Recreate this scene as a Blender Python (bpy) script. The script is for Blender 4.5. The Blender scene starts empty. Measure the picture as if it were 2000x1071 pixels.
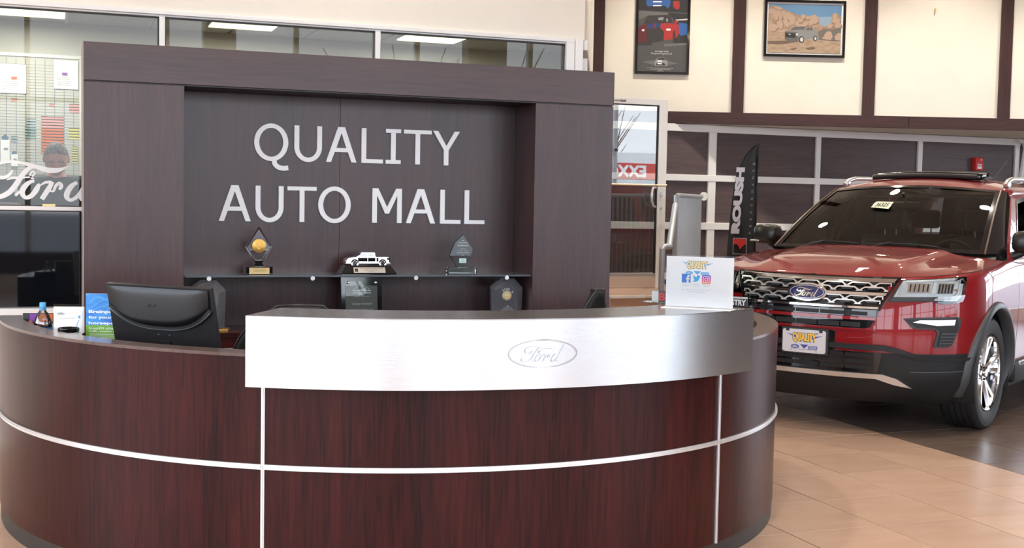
import bpy, bmesh, math, random
from math import sin, cos, pi, radians as R
from mathutils import Vector, Matrix
from mathutils.geometry import tessellate_polygon
random.seed(4)
D = bpy.data
SC = bpy.context.scene
COL = SC.collection

# ------------------------------------------------------------------ camera
CAMROT = ((0.93787743, 0.00266934, -0.34695649), (-0.34645847, 0.06131147, -0.93605952), (0.01877375, 0.99811511, 0.05842746))
cam = D.cameras.new('camera'); camo = D.objects.new('camera', cam); COL.objects.link(camo)
camo.matrix_world = Matrix.Translation((0, 0, 1.5)) @ Matrix(CAMROT).to_4x4()
cam.sensor_width = 36.0; cam.lens = 2404.6 / 2000 * 36.0
cam.clip_end = 300
SC.camera = camo

# ------------------------------------------------------------------ view, sky, sun
SC.view_settings.view_transform = 'Standard'
SC.view_settings.look = 'None'
SC.view_settings.gamma = 1.0
SC.view_settings.use_curve_mapping = False
SC.view_settings.exposure = 1.40
SC.cycles.max_bounces = 10
SC.cycles.transparent_max_bounces = 24
SC.cycles.caustics_reflective = False
SC.cycles.caustics_refractive = False
SC.cycles.sample_clamp_indirect = 6.0

W = D.worlds.new('sky'); SC.world = W; W.use_nodes = True
wn = W.node_tree; wn.nodes.clear()
bg = wn.nodes.new('ShaderNodeBackground'); wo = wn.nodes.new('ShaderNodeOutputWorld')
tc = wn.nodes.new('ShaderNodeTexCoord'); sx = wn.nodes.new('ShaderNodeSeparateXYZ'); wr = wn.nodes.new('ShaderNodeValToRGB')
wn.links.new(tc.outputs['Generated'], sx.inputs[0]); wn.links.new(sx.outputs['Z'], wr.inputs[0])
wr.color_ramp.elements[0].position = 0.0; wr.color_ramp.elements[0].color = (0.86, 0.91, 0.98, 1)
wr.color_ramp.elements[1].position = 0.7; wr.color_ramp.elements[1].color = (0.62, 0.76, 1.0, 1)
wn.links.new(wr.outputs[0], bg.inputs[0]); bg.inputs[1].default_value = 2.45
wn.links.new(bg.outputs[0], wo.inputs[0])

sun = D.lights.new('sun', 'SUN'); sun.energy = 3.0; sun.angle = R(0.6); sun.color = (1, 0.95, 0.87)
suno = D.objects.new('sun', sun); COL.objects.link(suno)
suno.rotation_euler = Vector((0.25, -0.75, -0.8)).to_track_quat('-Z', 'Y').to_euler()

def portal(x, y, z, sx_, sy_, rot):
    l = D.lights.new('window_portal', 'AREA'); l.shape = 'RECTANGLE'; l.size = sx_; l.size_y = sy_
    l.cycles.is_portal = True
    o = D.objects.new('window_portal', l); COL.objects.link(o); o.location = (x, y, z); o.rotation_euler = rot
portal(3.75, -5.0, 2.4, 20.5, 4.6, (R(90), 0, 0))         # street side glazing (faces +Y)
portal(-6.5, 1.3, 2.4, 12.6, 4.6, (R(90), 0, R(-90)))  # left glazing (faces +X)
portal(14.0, 9.25, 1.8, 3.9, 3.2, (R(90), 0, R(90)))

# ------------------------------------------------------------------ materials
def mat(name, col, rough=0.5, metal=0.0, coat=0.0, coatr=0.05, spec=0.5, var=0.0, vscale=8.0, stretch=(1, 1, 1), bump=0.0, bscale=60.0,
        bstretch=(1, 1, 1), emit=None, es=1.0, trans=0.0, ior=1.5, objvar=0.0, alt=None):
    m = D.materials.new(name); m.use_nodes = True; nt = m.node_tree; b = nt.nodes['Principled BSDF']
    c = (col[0], col[1], col[2], 1)
    b.inputs['Base Color'].default_value = c
    b.inputs['Roughness'].default_value = rough; b.inputs['Metallic'].default_value = metal
    b.inputs['Coat Weight'].default_value = coat; b.inputs['Coat Roughness'].default_value = coatr
    b.inputs['Specular IOR Level'].default_value = spec
    b.inputs['Transmission Weight'].default_value = trans; b.inputs['IOR'].default_value = ior
    if emit: b.inputs['Emission Color'].default_value = (*emit, 1); b.inputs['Emission Strength'].default_value = es
    t = nt.nodes.new('ShaderNodeTexCoord')
    if var or alt:
        mp = nt.nodes.new('ShaderNodeMapping'); mp.inputs['Scale'].default_value = stretch
        nz = nt.nodes.new('ShaderNodeTexNoise'); nz.inputs['Scale'].default_value = vscale; nz.inputs['Detail'].default_value = 5
        nt.links.new(t.outputs['Object'], mp.inputs[0]); nt.links.new(mp.outputs[0], nz.inputs['Vector'])
        rp = nt.nodes.new('ShaderNodeValToRGB'); rp.color_ramp.elements[0].position = 0.32; rp.color_ramp.elements[1].position = 0.68
        a = alt or [min(1, x * (1 + var)) for x in col]
        lo = col if alt else [x * (1 - var) for x in col]
        rp.color_ramp.elements[0].color = (*lo, 1); rp.color_ramp.elements[1].color = (*a, 1)
        nt.links.new(nz.outputs['Fac'], rp.inputs[0]); out = rp.outputs[0]
        if objvar:
            oi = nt.nodes.new('ShaderNodeObjectInfo'); mr = nt.nodes.new('ShaderNodeMapRange')
            mr.inputs['To Min'].default_value = 1 - objvar; mr.inputs['To Max'].default_value = 1 + objvar
            nt.links.new(oi.outputs['Random'], mr.inputs['Value'])
            hs = nt.nodes.new('ShaderNodeHueSaturation'); nt.links.new(mr.outputs[0], hs.inputs['Value']); nt.links.new(out, hs.inputs['Color']); out = hs.outputs[0]
        nt.links.new(out, b.inputs['Base Color'])
    if bump:
        mp2 = nt.nodes.new('ShaderNodeMapping'); mp2.inputs['Scale'].default_value = bstretch
        n2 = nt.nodes.new('ShaderNodeTexNoise'); n2.inputs['Scale'].default_value = bscale; n2.inputs['Detail'].default_value = 3
        bp = nt.nodes.new('ShaderNodeBump'); bp.inputs['Strength'].default_value = bump; bp.inputs['Distance'].default_value = 0.01
        nt.links.new(t.outputs['Object'], mp2.inputs[0]); nt.links.new(mp2.outputs[0], n2.inputs['Vector'])
        nt.links.new(n2.outputs['Fac'], bp.inputs['Height']); nt.links.new(bp.outputs[0], b.inputs['Normal'])
    return m

def wood(name, vertical=True, lo=(0.012, 0.0024, 0.0028), hi=(0.056, 0.0090, 0.0080), rough=0.30, coat=0.0, spec=.20):
    m = mat(name, lo, rough, coat=coat, coatr=0.22, spec=spec); nt = m.node_tree; b = nt.nodes['Principled BSDF']
    t = nt.nodes.new('ShaderNodeTexCoord'); outs = []
    for sc_, k in ((3.0, 1), (42.0, 0.55)):
        mp = nt.nodes.new('ShaderNodeMapping')
        mp.inputs['Scale'].default_value = (sc_, sc_, sc_ * 0.05) if vertical else (sc_ * 0.06, sc_, sc_)
        nz = nt.nodes.new('ShaderNodeTexNoise'); nz.inputs['Scale'].default_value = 1.6; nz.inputs['Detail'].default_value = 7
        nz.inputs['Distortion'].default_value = 0.9
        nt.links.new(t.outputs['Object'], mp.inputs[0]); nt.links.new(mp.outputs[0], nz.inputs['Vector']); outs.append(nz.outputs['Fac'])
    mx = nt.nodes.new('ShaderNodeMix'); mx.inputs[0].default_value = 0.55
    nt.links.new(outs[0], mx.inputs[2]); nt.links.new(outs[1], mx.inputs[3])
    rp = nt.nodes.new('ShaderNodeValToRGB'); e = rp.color_ramp.elements
    e[0].position = 0.36; e[0].color = (*lo, 1); e[1].position = 0.66; e[1].color = (*hi, 1)
    nt.links.new(mx.outputs[0], rp.inputs[0]); nt.links.new(rp.outputs[0], b.inputs['Base Color'])
    return m

def thin_glass(name, tint=(1, 1, 1), rough=0.0, ior=1.5, boost=0.0):
    m = D.materials.new(name); m.use_nodes = True; nt = m.node_tree; nt.nodes.clear()
    o = nt.nodes.new('ShaderNodeOutputMaterial'); mx = nt.nodes.new('ShaderNodeMixShader')
    tr = nt.nodes.new('ShaderNodeBsdfTransparent'); gl = nt.nodes.new('ShaderNodeBsdfGlossy'); fr = nt.nodes.new('ShaderNodeFresnel')
    tr.inputs[0].default_value = (*tint, 1); gl.inputs['Roughness'].default_value = rough; fr.inputs[0].default_value = ior
    ad = nt.nodes.new('ShaderNodeMath'); ad.operation = 'ADD'; ad.inputs[1].default_value = boost; ad.use_clamp = True
    nt.links.new(fr.outputs[0], ad.inputs[0]); nt.links.new(ad.outputs[0], mx.inputs[0])
    nt.links.new(tr.outputs[0], mx.inputs[1]); nt.links.new(gl.outputs[0], mx.inputs[2]); nt.links.new(mx.outputs[0], o.inputs[0])
    return m

WOOD = wood('mahogany_vertical'); WOODH = wood('mahogany_horizontal', False)
WOODS = wood('mahogany_sheen_vertical', True, (0.030, 0.0145, 0.016), (0.064, 0.026, 0.025), 0.30, 0.0, 0.5); WOODSH = wood('mahogany_sheen_horizontal', False, (0.032, 0.015, 0.016), (0.068, 0.028, 0.026), 0.30, 0.0, 0.5)  # same mahogany as the desk, window sheen lightened into the base colour
WOODP = wood('door_board_wood', False, (0.086, 0.062, 0.064), (0.128, 0.096, 0.096), 0.30)  # base greyed, the door boards' reflective sheen is in the colour
WOODT = wood('trim_wood', True, (0.045, 0.022, 0.022), (0.070, 0.036, 0.035), 0.4)
WOODTH = wood('trim_wood_horizontal', False, (0.045, 0.022, 0.022), (0.075, 0.038, 0.036), 0.4)
CREAM = mat('cream_paint', (0.83, 0.795, 0.715), 0.75, var=0.02, vscale=3, bump=0.02, bscale=200)
WHITEF = mat('white_aluminium', (0.80, 0.80, 0.79), 0.38, coat=0.2)
GASKET = mat('black_gasket', (0.02, 0.02, 0.022), 0.5)
CEIL = mat('ceiling_white', (0.75, 0.73, 0.68), 0.9)
OFFW = mat('office_paint', (0.62, 0.61, 0.54), 0.8, var=0.02)
OFFC = mat('ceiling_tile_grey', (0.36, 0.355, 0.34), 0.85, var=0.04, vscale=14)
GRIDM = mat('ceiling_grid', (0.42, 0.42, 0.40), 0.6)
GROUT = mat('grout', (0.13, 0.085, 0.06), 0.9)
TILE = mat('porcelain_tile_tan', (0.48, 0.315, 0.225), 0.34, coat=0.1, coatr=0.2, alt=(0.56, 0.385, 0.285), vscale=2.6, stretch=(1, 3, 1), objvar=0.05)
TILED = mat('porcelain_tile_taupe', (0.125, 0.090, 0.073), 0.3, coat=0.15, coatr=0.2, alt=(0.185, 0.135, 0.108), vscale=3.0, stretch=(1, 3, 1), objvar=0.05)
GLASS = thin_glass('clear_glass', (0.95, 0.97, 0.96), ior=1.34)
DGLASS = mat('dark_interior_glass', (0.004, 0.005, 0.007), 0.03, spec=0.5)  # black stands for the dark room behind the lower panes
STEEL = mat('brushed_steel', (0.70, 0.735, 0.755), 0.24, metal=1.0, bump=0.05, bscale=1.0, bstretch=(6, 6, 900))
STEELT = mat('brushed_steel_top', (0.52, 0.52, 0.52), 0.24, metal=1.0, bump=0.06, bscale=1.0, bstretch=(8, 500, 8))
CHROME = mat('polished_chrome', (0.85, 0.85, 0.86), 0.08, metal=1.0)
SATIN = mat('satin_silver', (0.66, 0.66, 0.66), 0.3, metal=0.85)
ALU = mat('anodised_strip', (0.80, 0.82, 0.84), 0.3, metal=0.7)
LETTER = mat('letter_aluminium', (0.88, 0.90, 0.92), 0.4, metal=0.0)
BLACKP = mat('black_plastic', (0.014, 0.014, 0.015), 0.42)
BLACKG = mat('black_gloss', (0.006, 0.006, 0.007), 0.08, coat=0.5)
BLACKM = mat('black_mesh_fabric', (0.012, 0.013, 0.013), 0.75, bump=0.3, bscale=300)
RUBBER = mat('tyre_rubber', (0.013, 0.013, 0.014), 0.62, bump=0.05, bscale=80)
PAINT = mat('ruby_car_paint', (0.235, 0.0035, 0.007), 0.38, metal=0.15, coat=1.0, coatr=0.015, spec=.2)
CLAD = mat('cladding_plastic', (0.012, 0.0125, 0.014), 0.48, spec=.35, bump=0.03, bscale=400)
FLARE = mat('flare_plastic', (0.05, 0.054, 0.058), 0.42)
TINT = thin_glass('windscreen_glass', (0.66, 0.72, 0.69), boost=0.03)
PRIV = mat('privacy_glass', (0.006, 0.007, 0.008), 0.03)
LAMPC = thin_glass('lamp_lens', (0.95, 0.97, 0.98), ior=1.4)
WHITE = mat('white_print', (0.84, 0.86, 0.87), 0.5)
PAPER = mat('paper', (0.93, 0.94, 0.95), 0.6)
BLACKI = mat('black_ink', (0.02, 0.02, 0.02), 0.5)
GREYI = mat('grey_ink', (0.28, 0.29, 0.31), 0.5)
LGREY = mat('light_grey_ink', (0.55, 0.56, 0.58), 0.5)
SILVERI = mat('etched_white', (0.62, 0.64, 0.66), 0.6)
REDM = mat('red_print', (0.62, 0.03, 0.02), 0.45)
FIRE = mat('fire_red', (0.62, 0.03, 0.03), 0.4)
BLUE = mat('blue_print', (0.02, 0.16, 0.62), 0.4, alt=(0.05, 0.34, 0.80), vscale=14, stretch=(1, 1, 2.5))
GREEN = mat('green_print', (0.16, 0.40, 0.04), 0.4)
NAVY = mat('navy_enamel', (0.008, 0.02, 0.11), 0.15, coat=1.0)
SKYB = mat('sky_blue_ink', (0.10, 0.42, 0.85), 0.5)
FBB = mat('bright_blue_ink', (0.06, 0.20, 0.68), 0.5)
YEL = mat('yellow_print', (0.86, 0.52, 0.03), 0.45)
CREAMY = mat('pale_yellow_print', (0.92, 0.80, 0.38), 0.5)
GOLD = mat('antique_gold', (0.62, 0.36, 0.09), 0.35, metal=0.8)
GOLDP = mat('gold_plate', (0.55, 0.40, 0.17), 0.4, metal=0.5)
CRYSTALZ = mat('crystal_block', (0.80, 0.86, 0.95), 0.02, trans=0.90, ior=1.5, coat=.5)
CRYSTAL = mat('crystal', (0.97, 0.98, 1.0), 0.01, trans=1.0, ior=1.5)
JADE = mat('jade_glass', (0.80, 0.97, 0.93), 0.01, trans=1.0, ior=1.5)
SHELFG = mat('shelf_glass', (0.22, 0.27, 0.32), 0.02, trans=0.55, ior=1.5)
ORANGE = mat('orange_card', (0.72, 0.15, 0.03), 0.6)
PINK = mat('pink_card', (0.72, 0.33, 0.30), 0.6)
TEAL = mat('teal_card', (0.28, 0.40, 0.38), 0.6)
YCARD = mat('yellow_card', (0.68, 0.62, 0.16), 0.6)
PURPLE = mat('purple_print', (0.24, 0.05, 0.38), 0.5)
BOARDM = mat('planner_board', (0.56, 0.55, 0.49), 0.5)
SKIN = mat('skin', (0.56, 0.25, 0.20), 0.5, var=0.08, vscale=20)
HAIR = mat('grey_hair', (0.16, 0.15, 0.15), 0.7, var=0.5, vscale=60)
JACKET = mat('black_jacket', (0.012, 0.011, 0.011), 0.6)
FLAGM = mat('black_flag_cloth', (0.010, 0.010, 0.011), 0.6)
FLUO = mat('fluorescent_diffuser', (0.7, 0.68, 0.5), 0.5, emit=(1.0, 0.93, 0.60), es=0.62)
CANE = mat('can_lens', (1, 1, 1), 0.5, emit=(1.0, 0.80, 0.50), es=40)
CEMENT = mat('asphalt', (0.16, 0.16, 0.165), 0.9, var=0.2, vscale=3)
BARK = mat('bare_branches', (0.12, 0.08, 0.05), 0.9)
STICK = mat('cream_sticker', (0.80, 0.86, 0.62), 0.6)
GREYV = mat('grey_cover', (0.34, 0.35, 0.37), 0.5)
RAILM = mat('grey_rail_paint', (0.36, 0.38, 0.41), 0.35, metal=0.2)
AMBER = mat('amber_lens', (0.7, 0.2, 0.03), 0.2)

# ------------------------------------------------------------------ mesh helpers
def cr(pts, n):
    """Catmull-Rom resample of tuples (any length)."""
    out = []; N = len(pts)
    for i in range(N - 1):
        p0 = pts[max(i - 1, 0)]; p1 = pts[i]; p2 = pts[i + 1]; p3 = pts[min(i + 2, N - 1)]
        for k in range(n):
            t = k / n
            out.append(tuple(0.5 * ((2 * b) + (-a + c) * t + (2 * a - 5 * b + 4 * c - d) * t * t + (-a + 3 * b - 3 * c + d) * t ** 3)
                             for a, b, c, d in zip(p0, p1, p2, p3)))
    out.append(tuple(pts[-1])); return out

FRONT = lambda u, v, w: (u, -w, v)      # board facing -Y : u right, v up, w out
class MB:
    def __init__(s, fn=None): s.v = []; s.f = []; s.mi = []; s.m = 0; s.fn = fn
    def add(s, vs, fs):
        o = len(s.v); s.v += [tuple(v) for v in vs]; s.f += [tuple(i + o for i in f) for f in fs]; s.mi += [s.m] * len(fs); return s
    def box(s, x0, x1, y0, y1, z0, z1, b=0.0):
        if x0 > x1: x0, x1 = x1, x0
        if y0 > y1: y0, y1 = y1, y0
        if z0 > z1: z0, z1 = z1, z0
        b = min(b, (x1 - x0) / 2.01, (y1 - y0) / 2.01, (z1 - z0) / 2.01)
        if b <= 0:
            vs = [(x, y, z) for x in (x0, x1) for y in (y0, y1) for z in (z0, z1)]
            return s.add(vs, [(0, 1, 3, 2), (4, 6, 7, 5), (0, 4, 5, 1), (2, 3, 7, 6), (0, 2, 6, 4), (1, 5, 7, 3)])
        bm = bmesh.new(); bmesh.ops.create_cube(bm, size=1)
        for v in bm.verts: v.co = Vector(((x0 + x1) / 2 + v.co.x * (x1 - x0), (y0 + y1) / 2 + v.co.y * (y1 - y0), (z0 + z1) / 2 + v.co.z * (z1 - z0)))
        bmesh.ops.bevel(bm, geom=bm.edges[:], offset=b, segments=2, profile=0.5, affect='EDGES')
        s.bm(bm); return s
    def bm(s, bm, M=None):
        bm.verts.index_update()
        s.add([(M @ v.co if M else v.co)[:] for v in bm.verts], [[v.index for v in f.verts] for f in bm.faces]); bm.free(); return s
    def grid(s, rows, closed=False):
        n = len(rows[0]); vs = [p for r in rows for p in r]; fs = []
        for i in range(len(rows) - 1):
            for j in range(n if closed else n - 1):
                k = (j + 1) % n; fs.append((i * n + j, i * n + k, (i + 1) * n + k, (i + 1) * n + j))
        return s.add(vs, fs)
    def tube(s, pts, r, n=10, cap=True):
        pts = [Vector(p) for p in pts]; rr = r if isinstance(r, (list, tuple)) else [r] * len(pts); rows = []
        prev = None
        for i, p in enumerate(pts):
            d = (pts[min(i + 1, len(pts) - 1)] - pts[max(i - 1, 0)]).normalized()
            if prev is None: a = d.cross(Vector((0, 0, 1)) if abs(d.z) < 0.9 else Vector((1, 0, 0))).normalized()
            else: a = (prev - d * prev.dot(d)).normalized()
            prev = a; b = d.cross(a)
            rows.append([(p + (a * cos(2 * pi * k / n) + b * sin(2 * pi * k / n)) * rr[i])[:] for k in range(n)])
        o = len(s.v); s.grid(rows, True)
        if cap: s.f += [tuple(o + k for k in range(n)), tuple(o + (len(rows) - 1) * n + k for k in range(n))]; s.mi += [s.m] * 2
        return s
    def lathe(s, prof, c=(0, 0, 0), axis='z', n=32, a0=0, a1=2 * pi):
        rows = []; full = abs(a1 - a0 - 2 * pi) < 1e-6; m = n if full else n + 1
        for r, h in prof:
            row = []
            for k in range(m):
                t = a0 + (a1 - a0) * k / n; x, y = r * cos(t), r * sin(t)
                p = {'z': (x, y, h), 'y': (x, h, y), 'x': (h, x, y)}[axis]
                row.append((p[0] + c[0], p[1] + c[1], p[2] + c[2]))
            rows.append(row)
        return s.grid(rows, full)
    def arc(s, c, r0, r1, z0, z1, a0, a1, n=48):
        rows = []
        for k in range(n + 1):
            t = R(a0 + (a1 - a0) * k / n); q = (cos(t), sin(t))
            rows.append([(c[0] + q[0] * r, c[1] + q[1] * r, z) for r, z in ((r0, z0), (r1, z0), (r1, z1), (r0, z1))])
        o = len(s.v); s.grid(rows, True); s.f += [(o, o + 1, o + 2, o + 3), tuple(o + n * 4 + k for k in range(4))]; s.mi += [s.m] * 2
        return s
    def slab(s, loops, w0=0.0, w1=0.01, fn=None, step=None):
        """Flat shape (outer loop + holes) given thickness w0..w1 and mapped to space by fn."""
        fn = fn or s.fn or FRONT
        lp = [[Vector((p[0], p[1], 0)) for p in L] for L in loops]; flat = [p for L in lp for p in L]
        bm = bmesh.new(); bv = [bm.verts.new(p) for p in flat]
        for t in tessellate_polygon(lp):
            a, b, c = (flat[i] for i in t); ar = (b - a).cross(c - a).z
            if abs(ar) < 1e-12: continue
            try: bm.faces.new([bv[i] for i in (t if ar > 0 else t[::-1])])
            except ValueError: pass
        if step:
            u0 = min(p.x for p in flat); u1 = max(p.x for p in flat); k = math.floor(u0 / step) + 1
            while k * step < u1:
                bmesh.ops.bisect_plane(bm, geom=bm.verts[:] + bm.edges[:] + bm.faces[:], plane_co=(k * step, 0, 0), plane_no=(1, 0, 0)); k += 1
        bm.verts.index_update(); n = len(bm.verts)
        vs = [fn(v.co.x, v.co.y, w1) for v in bm.verts] + [fn(v.co.x, v.co.y, w0) for v in bm.verts]
        fs = [[v.index for v in f.verts] for f in bm.faces] + [[v.index + n for v in reversed(f.verts)] for f in bm.faces]
        for f in bm.faces:
            for l in f.loops:
                if len(l.edge.link_faces) == 1:
                    a, b = l.vert.index, l.link_loop_next.vert.index; fs.append((b, a, a + n, b + n))
        bm.free(); return s.add(vs, fs)
    def strip(s, pts, w0=0.0, w1=0.01, fn=None, n=5, closed=False):
        """Ribbon along (u,v,width) points."""
        fn = fn or s.fn or FRONT
        P = cr(pts + ([pts[1]] if closed else []), n) if n > 1 else pts
        if closed: P = cr([pts[-2]] + pts + [pts[1]], n)[n:-n]
        rows = []
        for i, p in enumerate(P):
            a = P[max(i - 1, 0)]; b = P[min(i + 1, len(P) - 1)]
            dx, dy = b[0] - a[0], b[1] - a[1]; L = math.hypot(dx, dy) or 1; nx, ny = -dy / L * abs(p[2]) / 2, dx / L * abs(p[2]) / 2
            rows.append([fn(p[0] + nx, p[1] + ny, w1), fn(p[0] - nx, p[1] - ny, w1), fn(p[0] - nx, p[1] - ny, w0), fn(p[0] + nx, p[1] + ny, w0)])
        o = len(s.v); s.grid(rows, True); s.f += [(o, o + 1, o + 2, o + 3), tuple(o + (len(rows) - 1) * 4 + k for k in range(4))]; s.mi += [s.m] * 2
        return s
    def rect(s, u0, u1, v0, v1, w0=0.0, w1=0.01, fn=None, step=None): return s.slab([[(u0, v0), (u1, v0), (u1, v1), (u0, v1)]], w0, w1, fn, step)
    def oval(s, cu, cv, ru, rv, w0=0.0, w1=0.01, fn=None, hole=None, n=32, step=None):
        L = [[(cu + ru * cos(2 * pi * k / n), cv + rv * sin(2 * pi * k / n)) for k in range(n)]]
        if hole: L.append([(cu + (ru - hole) * cos(2 * pi * k / n), cv + (rv - hole) * sin(2 * pi * k / n)) for k in range(n)])
        return s.slab(L, w0, w1, fn, step)
    def build(s, name, m, parent=None, smooth=None, recalc=True, loc=None):
        me = D.meshes.new(name); me.from_pydata(s.v, [], s.f)
        ms = m if isinstance(m, (list, tuple)) else [m]
        for q in ms: me.materials.append(q)
        if len(ms) > 1: me.polygons.foreach_set('material_index', s.mi)
        if recalc:
            bm = bmesh.new(); bm.from_mesh(me); bmesh.ops.recalc_face_normals(bm, faces=bm.faces[:]); bm.to_mesh(me); bm.free()
        if smooth:
            me.polygons.foreach_set('use_smooth', [True] * len(me.polygons)); me.set_sharp_from_angle(angle=R(smooth))
        me.update(); o = D.objects.new(name, me); COL.objects.link(o)
        if parent: o.parent = parent
        if loc: o.location = loc
        return o

def tag(o, label=None, cat=None, group=None, kind=None):
    if label: o['label'] = label
    if cat: o['category'] = cat
    if group: o['group'] = group
    if kind: o['kind'] = kind
    return o
def thing(name, label, cat, loc=(0, 0, 0), rz=0.0, group=None, tilt=0.0):
    o = D.objects.new(name, None); COL.objects.link(o); o.location = loc; o.rotation_euler = (tilt, 0, rz); o.empty_display_size = 0.1
    return tag(o, label, cat, group)
def structure(name, loc=(0, 0, 0), rz=0.0):
    o = D.objects.new(name, None); COL.objects.link(o); o.location = loc; o.rotation_euler = (0, 0, rz); o['kind'] = 'structure'; return o
def B(name, m, parent, x0, x1, y0, y1, z0, z1, b=0.0): return MB().box(x0, x1, y0, y1, z0, z1, b).build(name, m, parent)

_dg = None
def text(mb, s, u0, u1, v0, v1, w0=0.0, w1=0.002, fn=None, bold=0.0, keep=False, skew=0.0, step=None):
    """Lettering fitted into the box u0..u1, v0..v1 (keep = keep proportions, centred)."""
    fn = fn or mb.fn or FRONT
    cu = D.curves.new('t', 'FONT'); cu.body = s; cu.offset = bold; cu.resolution_u = 3
    ob = D.objects.new('t', cu); COL.objects.link(ob); bpy.context.view_layer.update()
    me = D.meshes.new_from_object(ob.evaluated_get(bpy.context.evaluated_depsgraph_get()))
    D.objects.remove(ob); D.curves.remove(cu)
    xs = [v.co.x for v in me.vertices]; ys = [v.co.y for v in me.vertices]
    if not xs: return
    ax, bx, ay, by = min(xs), max(xs), min(ys), max(ys); kx = (u1 - u0) / (bx - ax); ky = (v1 - v0) / (by - ay)
    ou, ov = u0, v0
    if keep:
        k = min(kx, ky); ou = (u0 + u1) / 2 - k * (bx - ax) / 2; ov = (v0 + v1) / 2 - k * (by - ay) / 2; kx = ky = k
    bm = bmesh.new(); bm.from_mesh(me); D.meshes.remove(me)
    for v in bm.verts:
        y = ov + (v.co.y - ay) * ky; v.co = Vector((ou + (v.co.x - ax) * kx + skew * (y - v0), y, 0))
    bm.verts.index_update(); n = len(bm.verts)
    vs = [fn(v.co.x, v.co.y, w1) for v in bm.verts] + [fn(v.co.x, v.co.y, w0) for v in bm.verts]
    fs = [[v.index for v in f.verts] for f in bm.faces]
    for f in bm.faces:
        for l in f.loops:
            if len(l.edge.link_faces) == 1:
                a, b = l.vert.index, l.link_loop_next.vert.index; fs.append((b, a, a + n, b + n))
    bm.free(); mb.add(vs, fs)

# the flowing script wordmark, traced as brush strokes
_S = [([(110, 572, 14), (75, 620, 26), (20, 640, 34), (-40, 615, 34), (-50, 560, 30), (0, 515, 26), (90, 497, 24), (190, 505, 26), (300, 535, 36), (400, 562, 46), (490, 562, 40), (572, 528, 6)], 0),
      ([(300, 528, 18), (235, 560, 38), (180, 630, 44), (130, 710, 46), (75, 775, 46), (0, 812, 40), (-80, 815, 34), (-130, 780, 28), (-118, 730, 14)], 0),
      ([(62, 660, 10), (110, 640, 22), (170, 638, 20), (225, 632, 12)], 0),
      ([(222, 632, 12), (255, 630, 14), (284, 612, 14), (296, 592, 14), (281, 580, 15), (262, 592, 16), (257, 618, 16), (272, 640, 15), (290, 645, 6)], 0),
      ([(290, 668, 26), (230, 692, 40), (188, 760, 48), (212, 812, 34), (262, 800, 40), (308, 740, 46), (318, 690, 30)], 1),
      ([(180, 740, 8), (150, 780, 22), (130, 800, 18)], 0),
      ([(445, 668, 30), (405, 740, 44), (352, 826, 40)], 0),
      ([(330, 712, 8), (380, 676, 22), (430, 672, 30)], 0),
      ([(405, 745, 10), (450, 752, 20), (470, 705, 26), (500, 682, 34), (518, 705, 34), (500, 736, 24)], 0),
      ([(655, 672, 28), (595, 715, 46), (562, 790, 48), (592, 830, 30), (650, 800, 34), (700, 730, 38), (700, 690, 26)], 1),
      ([(838, 470, 14), (790, 560, 38), (735, 670, 46), (690, 770, 46), (692, 822, 34), (735, 826, 12)], 0)]
def script(mb, cu, cv, width, w0, w1, fn=None, thick=1.0):
    k = width / 990.0
    for i, (st, cl) in enumerate(_S):
        P = [(cu + (x - 352) * k, cv + (655 - y) * k, w * k * thick) for x, y, w in st]
        mb.strip(P, w0, w1 + i * 1e-5, fn, 4, bool(cl))

# ================================================================== ROOM SHELL
FC = (1.679, 6.206)     # centre of the round desk
floor = structure('floor')
MB().box(-9.2, 14.2, -5.3, 14.2, -0.12, -0.005).build('base_slab', GROUT, floor)
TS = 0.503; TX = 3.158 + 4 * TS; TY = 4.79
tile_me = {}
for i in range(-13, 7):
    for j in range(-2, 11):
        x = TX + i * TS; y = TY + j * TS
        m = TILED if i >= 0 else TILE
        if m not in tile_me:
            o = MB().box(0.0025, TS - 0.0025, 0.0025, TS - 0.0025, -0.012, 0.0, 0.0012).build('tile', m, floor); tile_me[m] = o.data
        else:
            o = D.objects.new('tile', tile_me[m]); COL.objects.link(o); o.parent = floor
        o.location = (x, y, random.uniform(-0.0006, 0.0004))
# remaining floor, same tiles too far or out of frame: joined
rest = MB(); restd = MB()
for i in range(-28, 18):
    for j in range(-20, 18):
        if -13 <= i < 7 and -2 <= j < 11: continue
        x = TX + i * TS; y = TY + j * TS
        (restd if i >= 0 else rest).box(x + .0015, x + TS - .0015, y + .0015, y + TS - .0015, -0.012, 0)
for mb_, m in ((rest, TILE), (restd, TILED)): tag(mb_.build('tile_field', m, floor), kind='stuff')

ceiling = structure('ceiling'); MB().box(-9.2, 14.2, -5.3, 14.2, 5.2, 5.4).build('ceiling_slab', CEIL, ceiling)

# storefront wall with office behind (plane Y = 7.6)
wf = structure('wall_front')
MB().box(-9, 3.30, 7.60, 7.76, 2.585, 5.2).build('fascia', CREAM, wf)
MB().box(-9, 3.27, 7.62, 7.74, 0, 0.80).build('dado', CREAM, wf)
w1 = structure('window_1')
fr = lambda n, x0, x1, z0, z1, y0=7.58, y1=7.66: MB().box(x0, x1, y0, y1, z0, z1, 0.004).build(n, WHITEF, w1)
fr('frame_head', -9, 3.225, 2.562, 2.588); fr('frame_head_lip', -9, 3.225, 2.552, 2.566, 7.60, 7.66)
for x in (-7.0, -5.7, -4.4, -3.1, -1.8, -0.72, 0.575, 1.878): fr('mullion', x - .004, x + .030, 0.83, 2.555, 7.59, 7.66)
fr('mullion', 3.165, 3.225, 0.83, 2.563); fr('corner_post', 3.228, 3.285, 0, 2.585)
fr('frame_rail', -9, 3.17, 1.400, 1.424); fr('frame_sill', -9, 3.23, 0.800, 0.838, 7.55, 7.66)
xs = [-9, -7.0, -5.7, -4.4, -3.1, -1.8, -0.72, 0.575, 1.878, 3.169]
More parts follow.
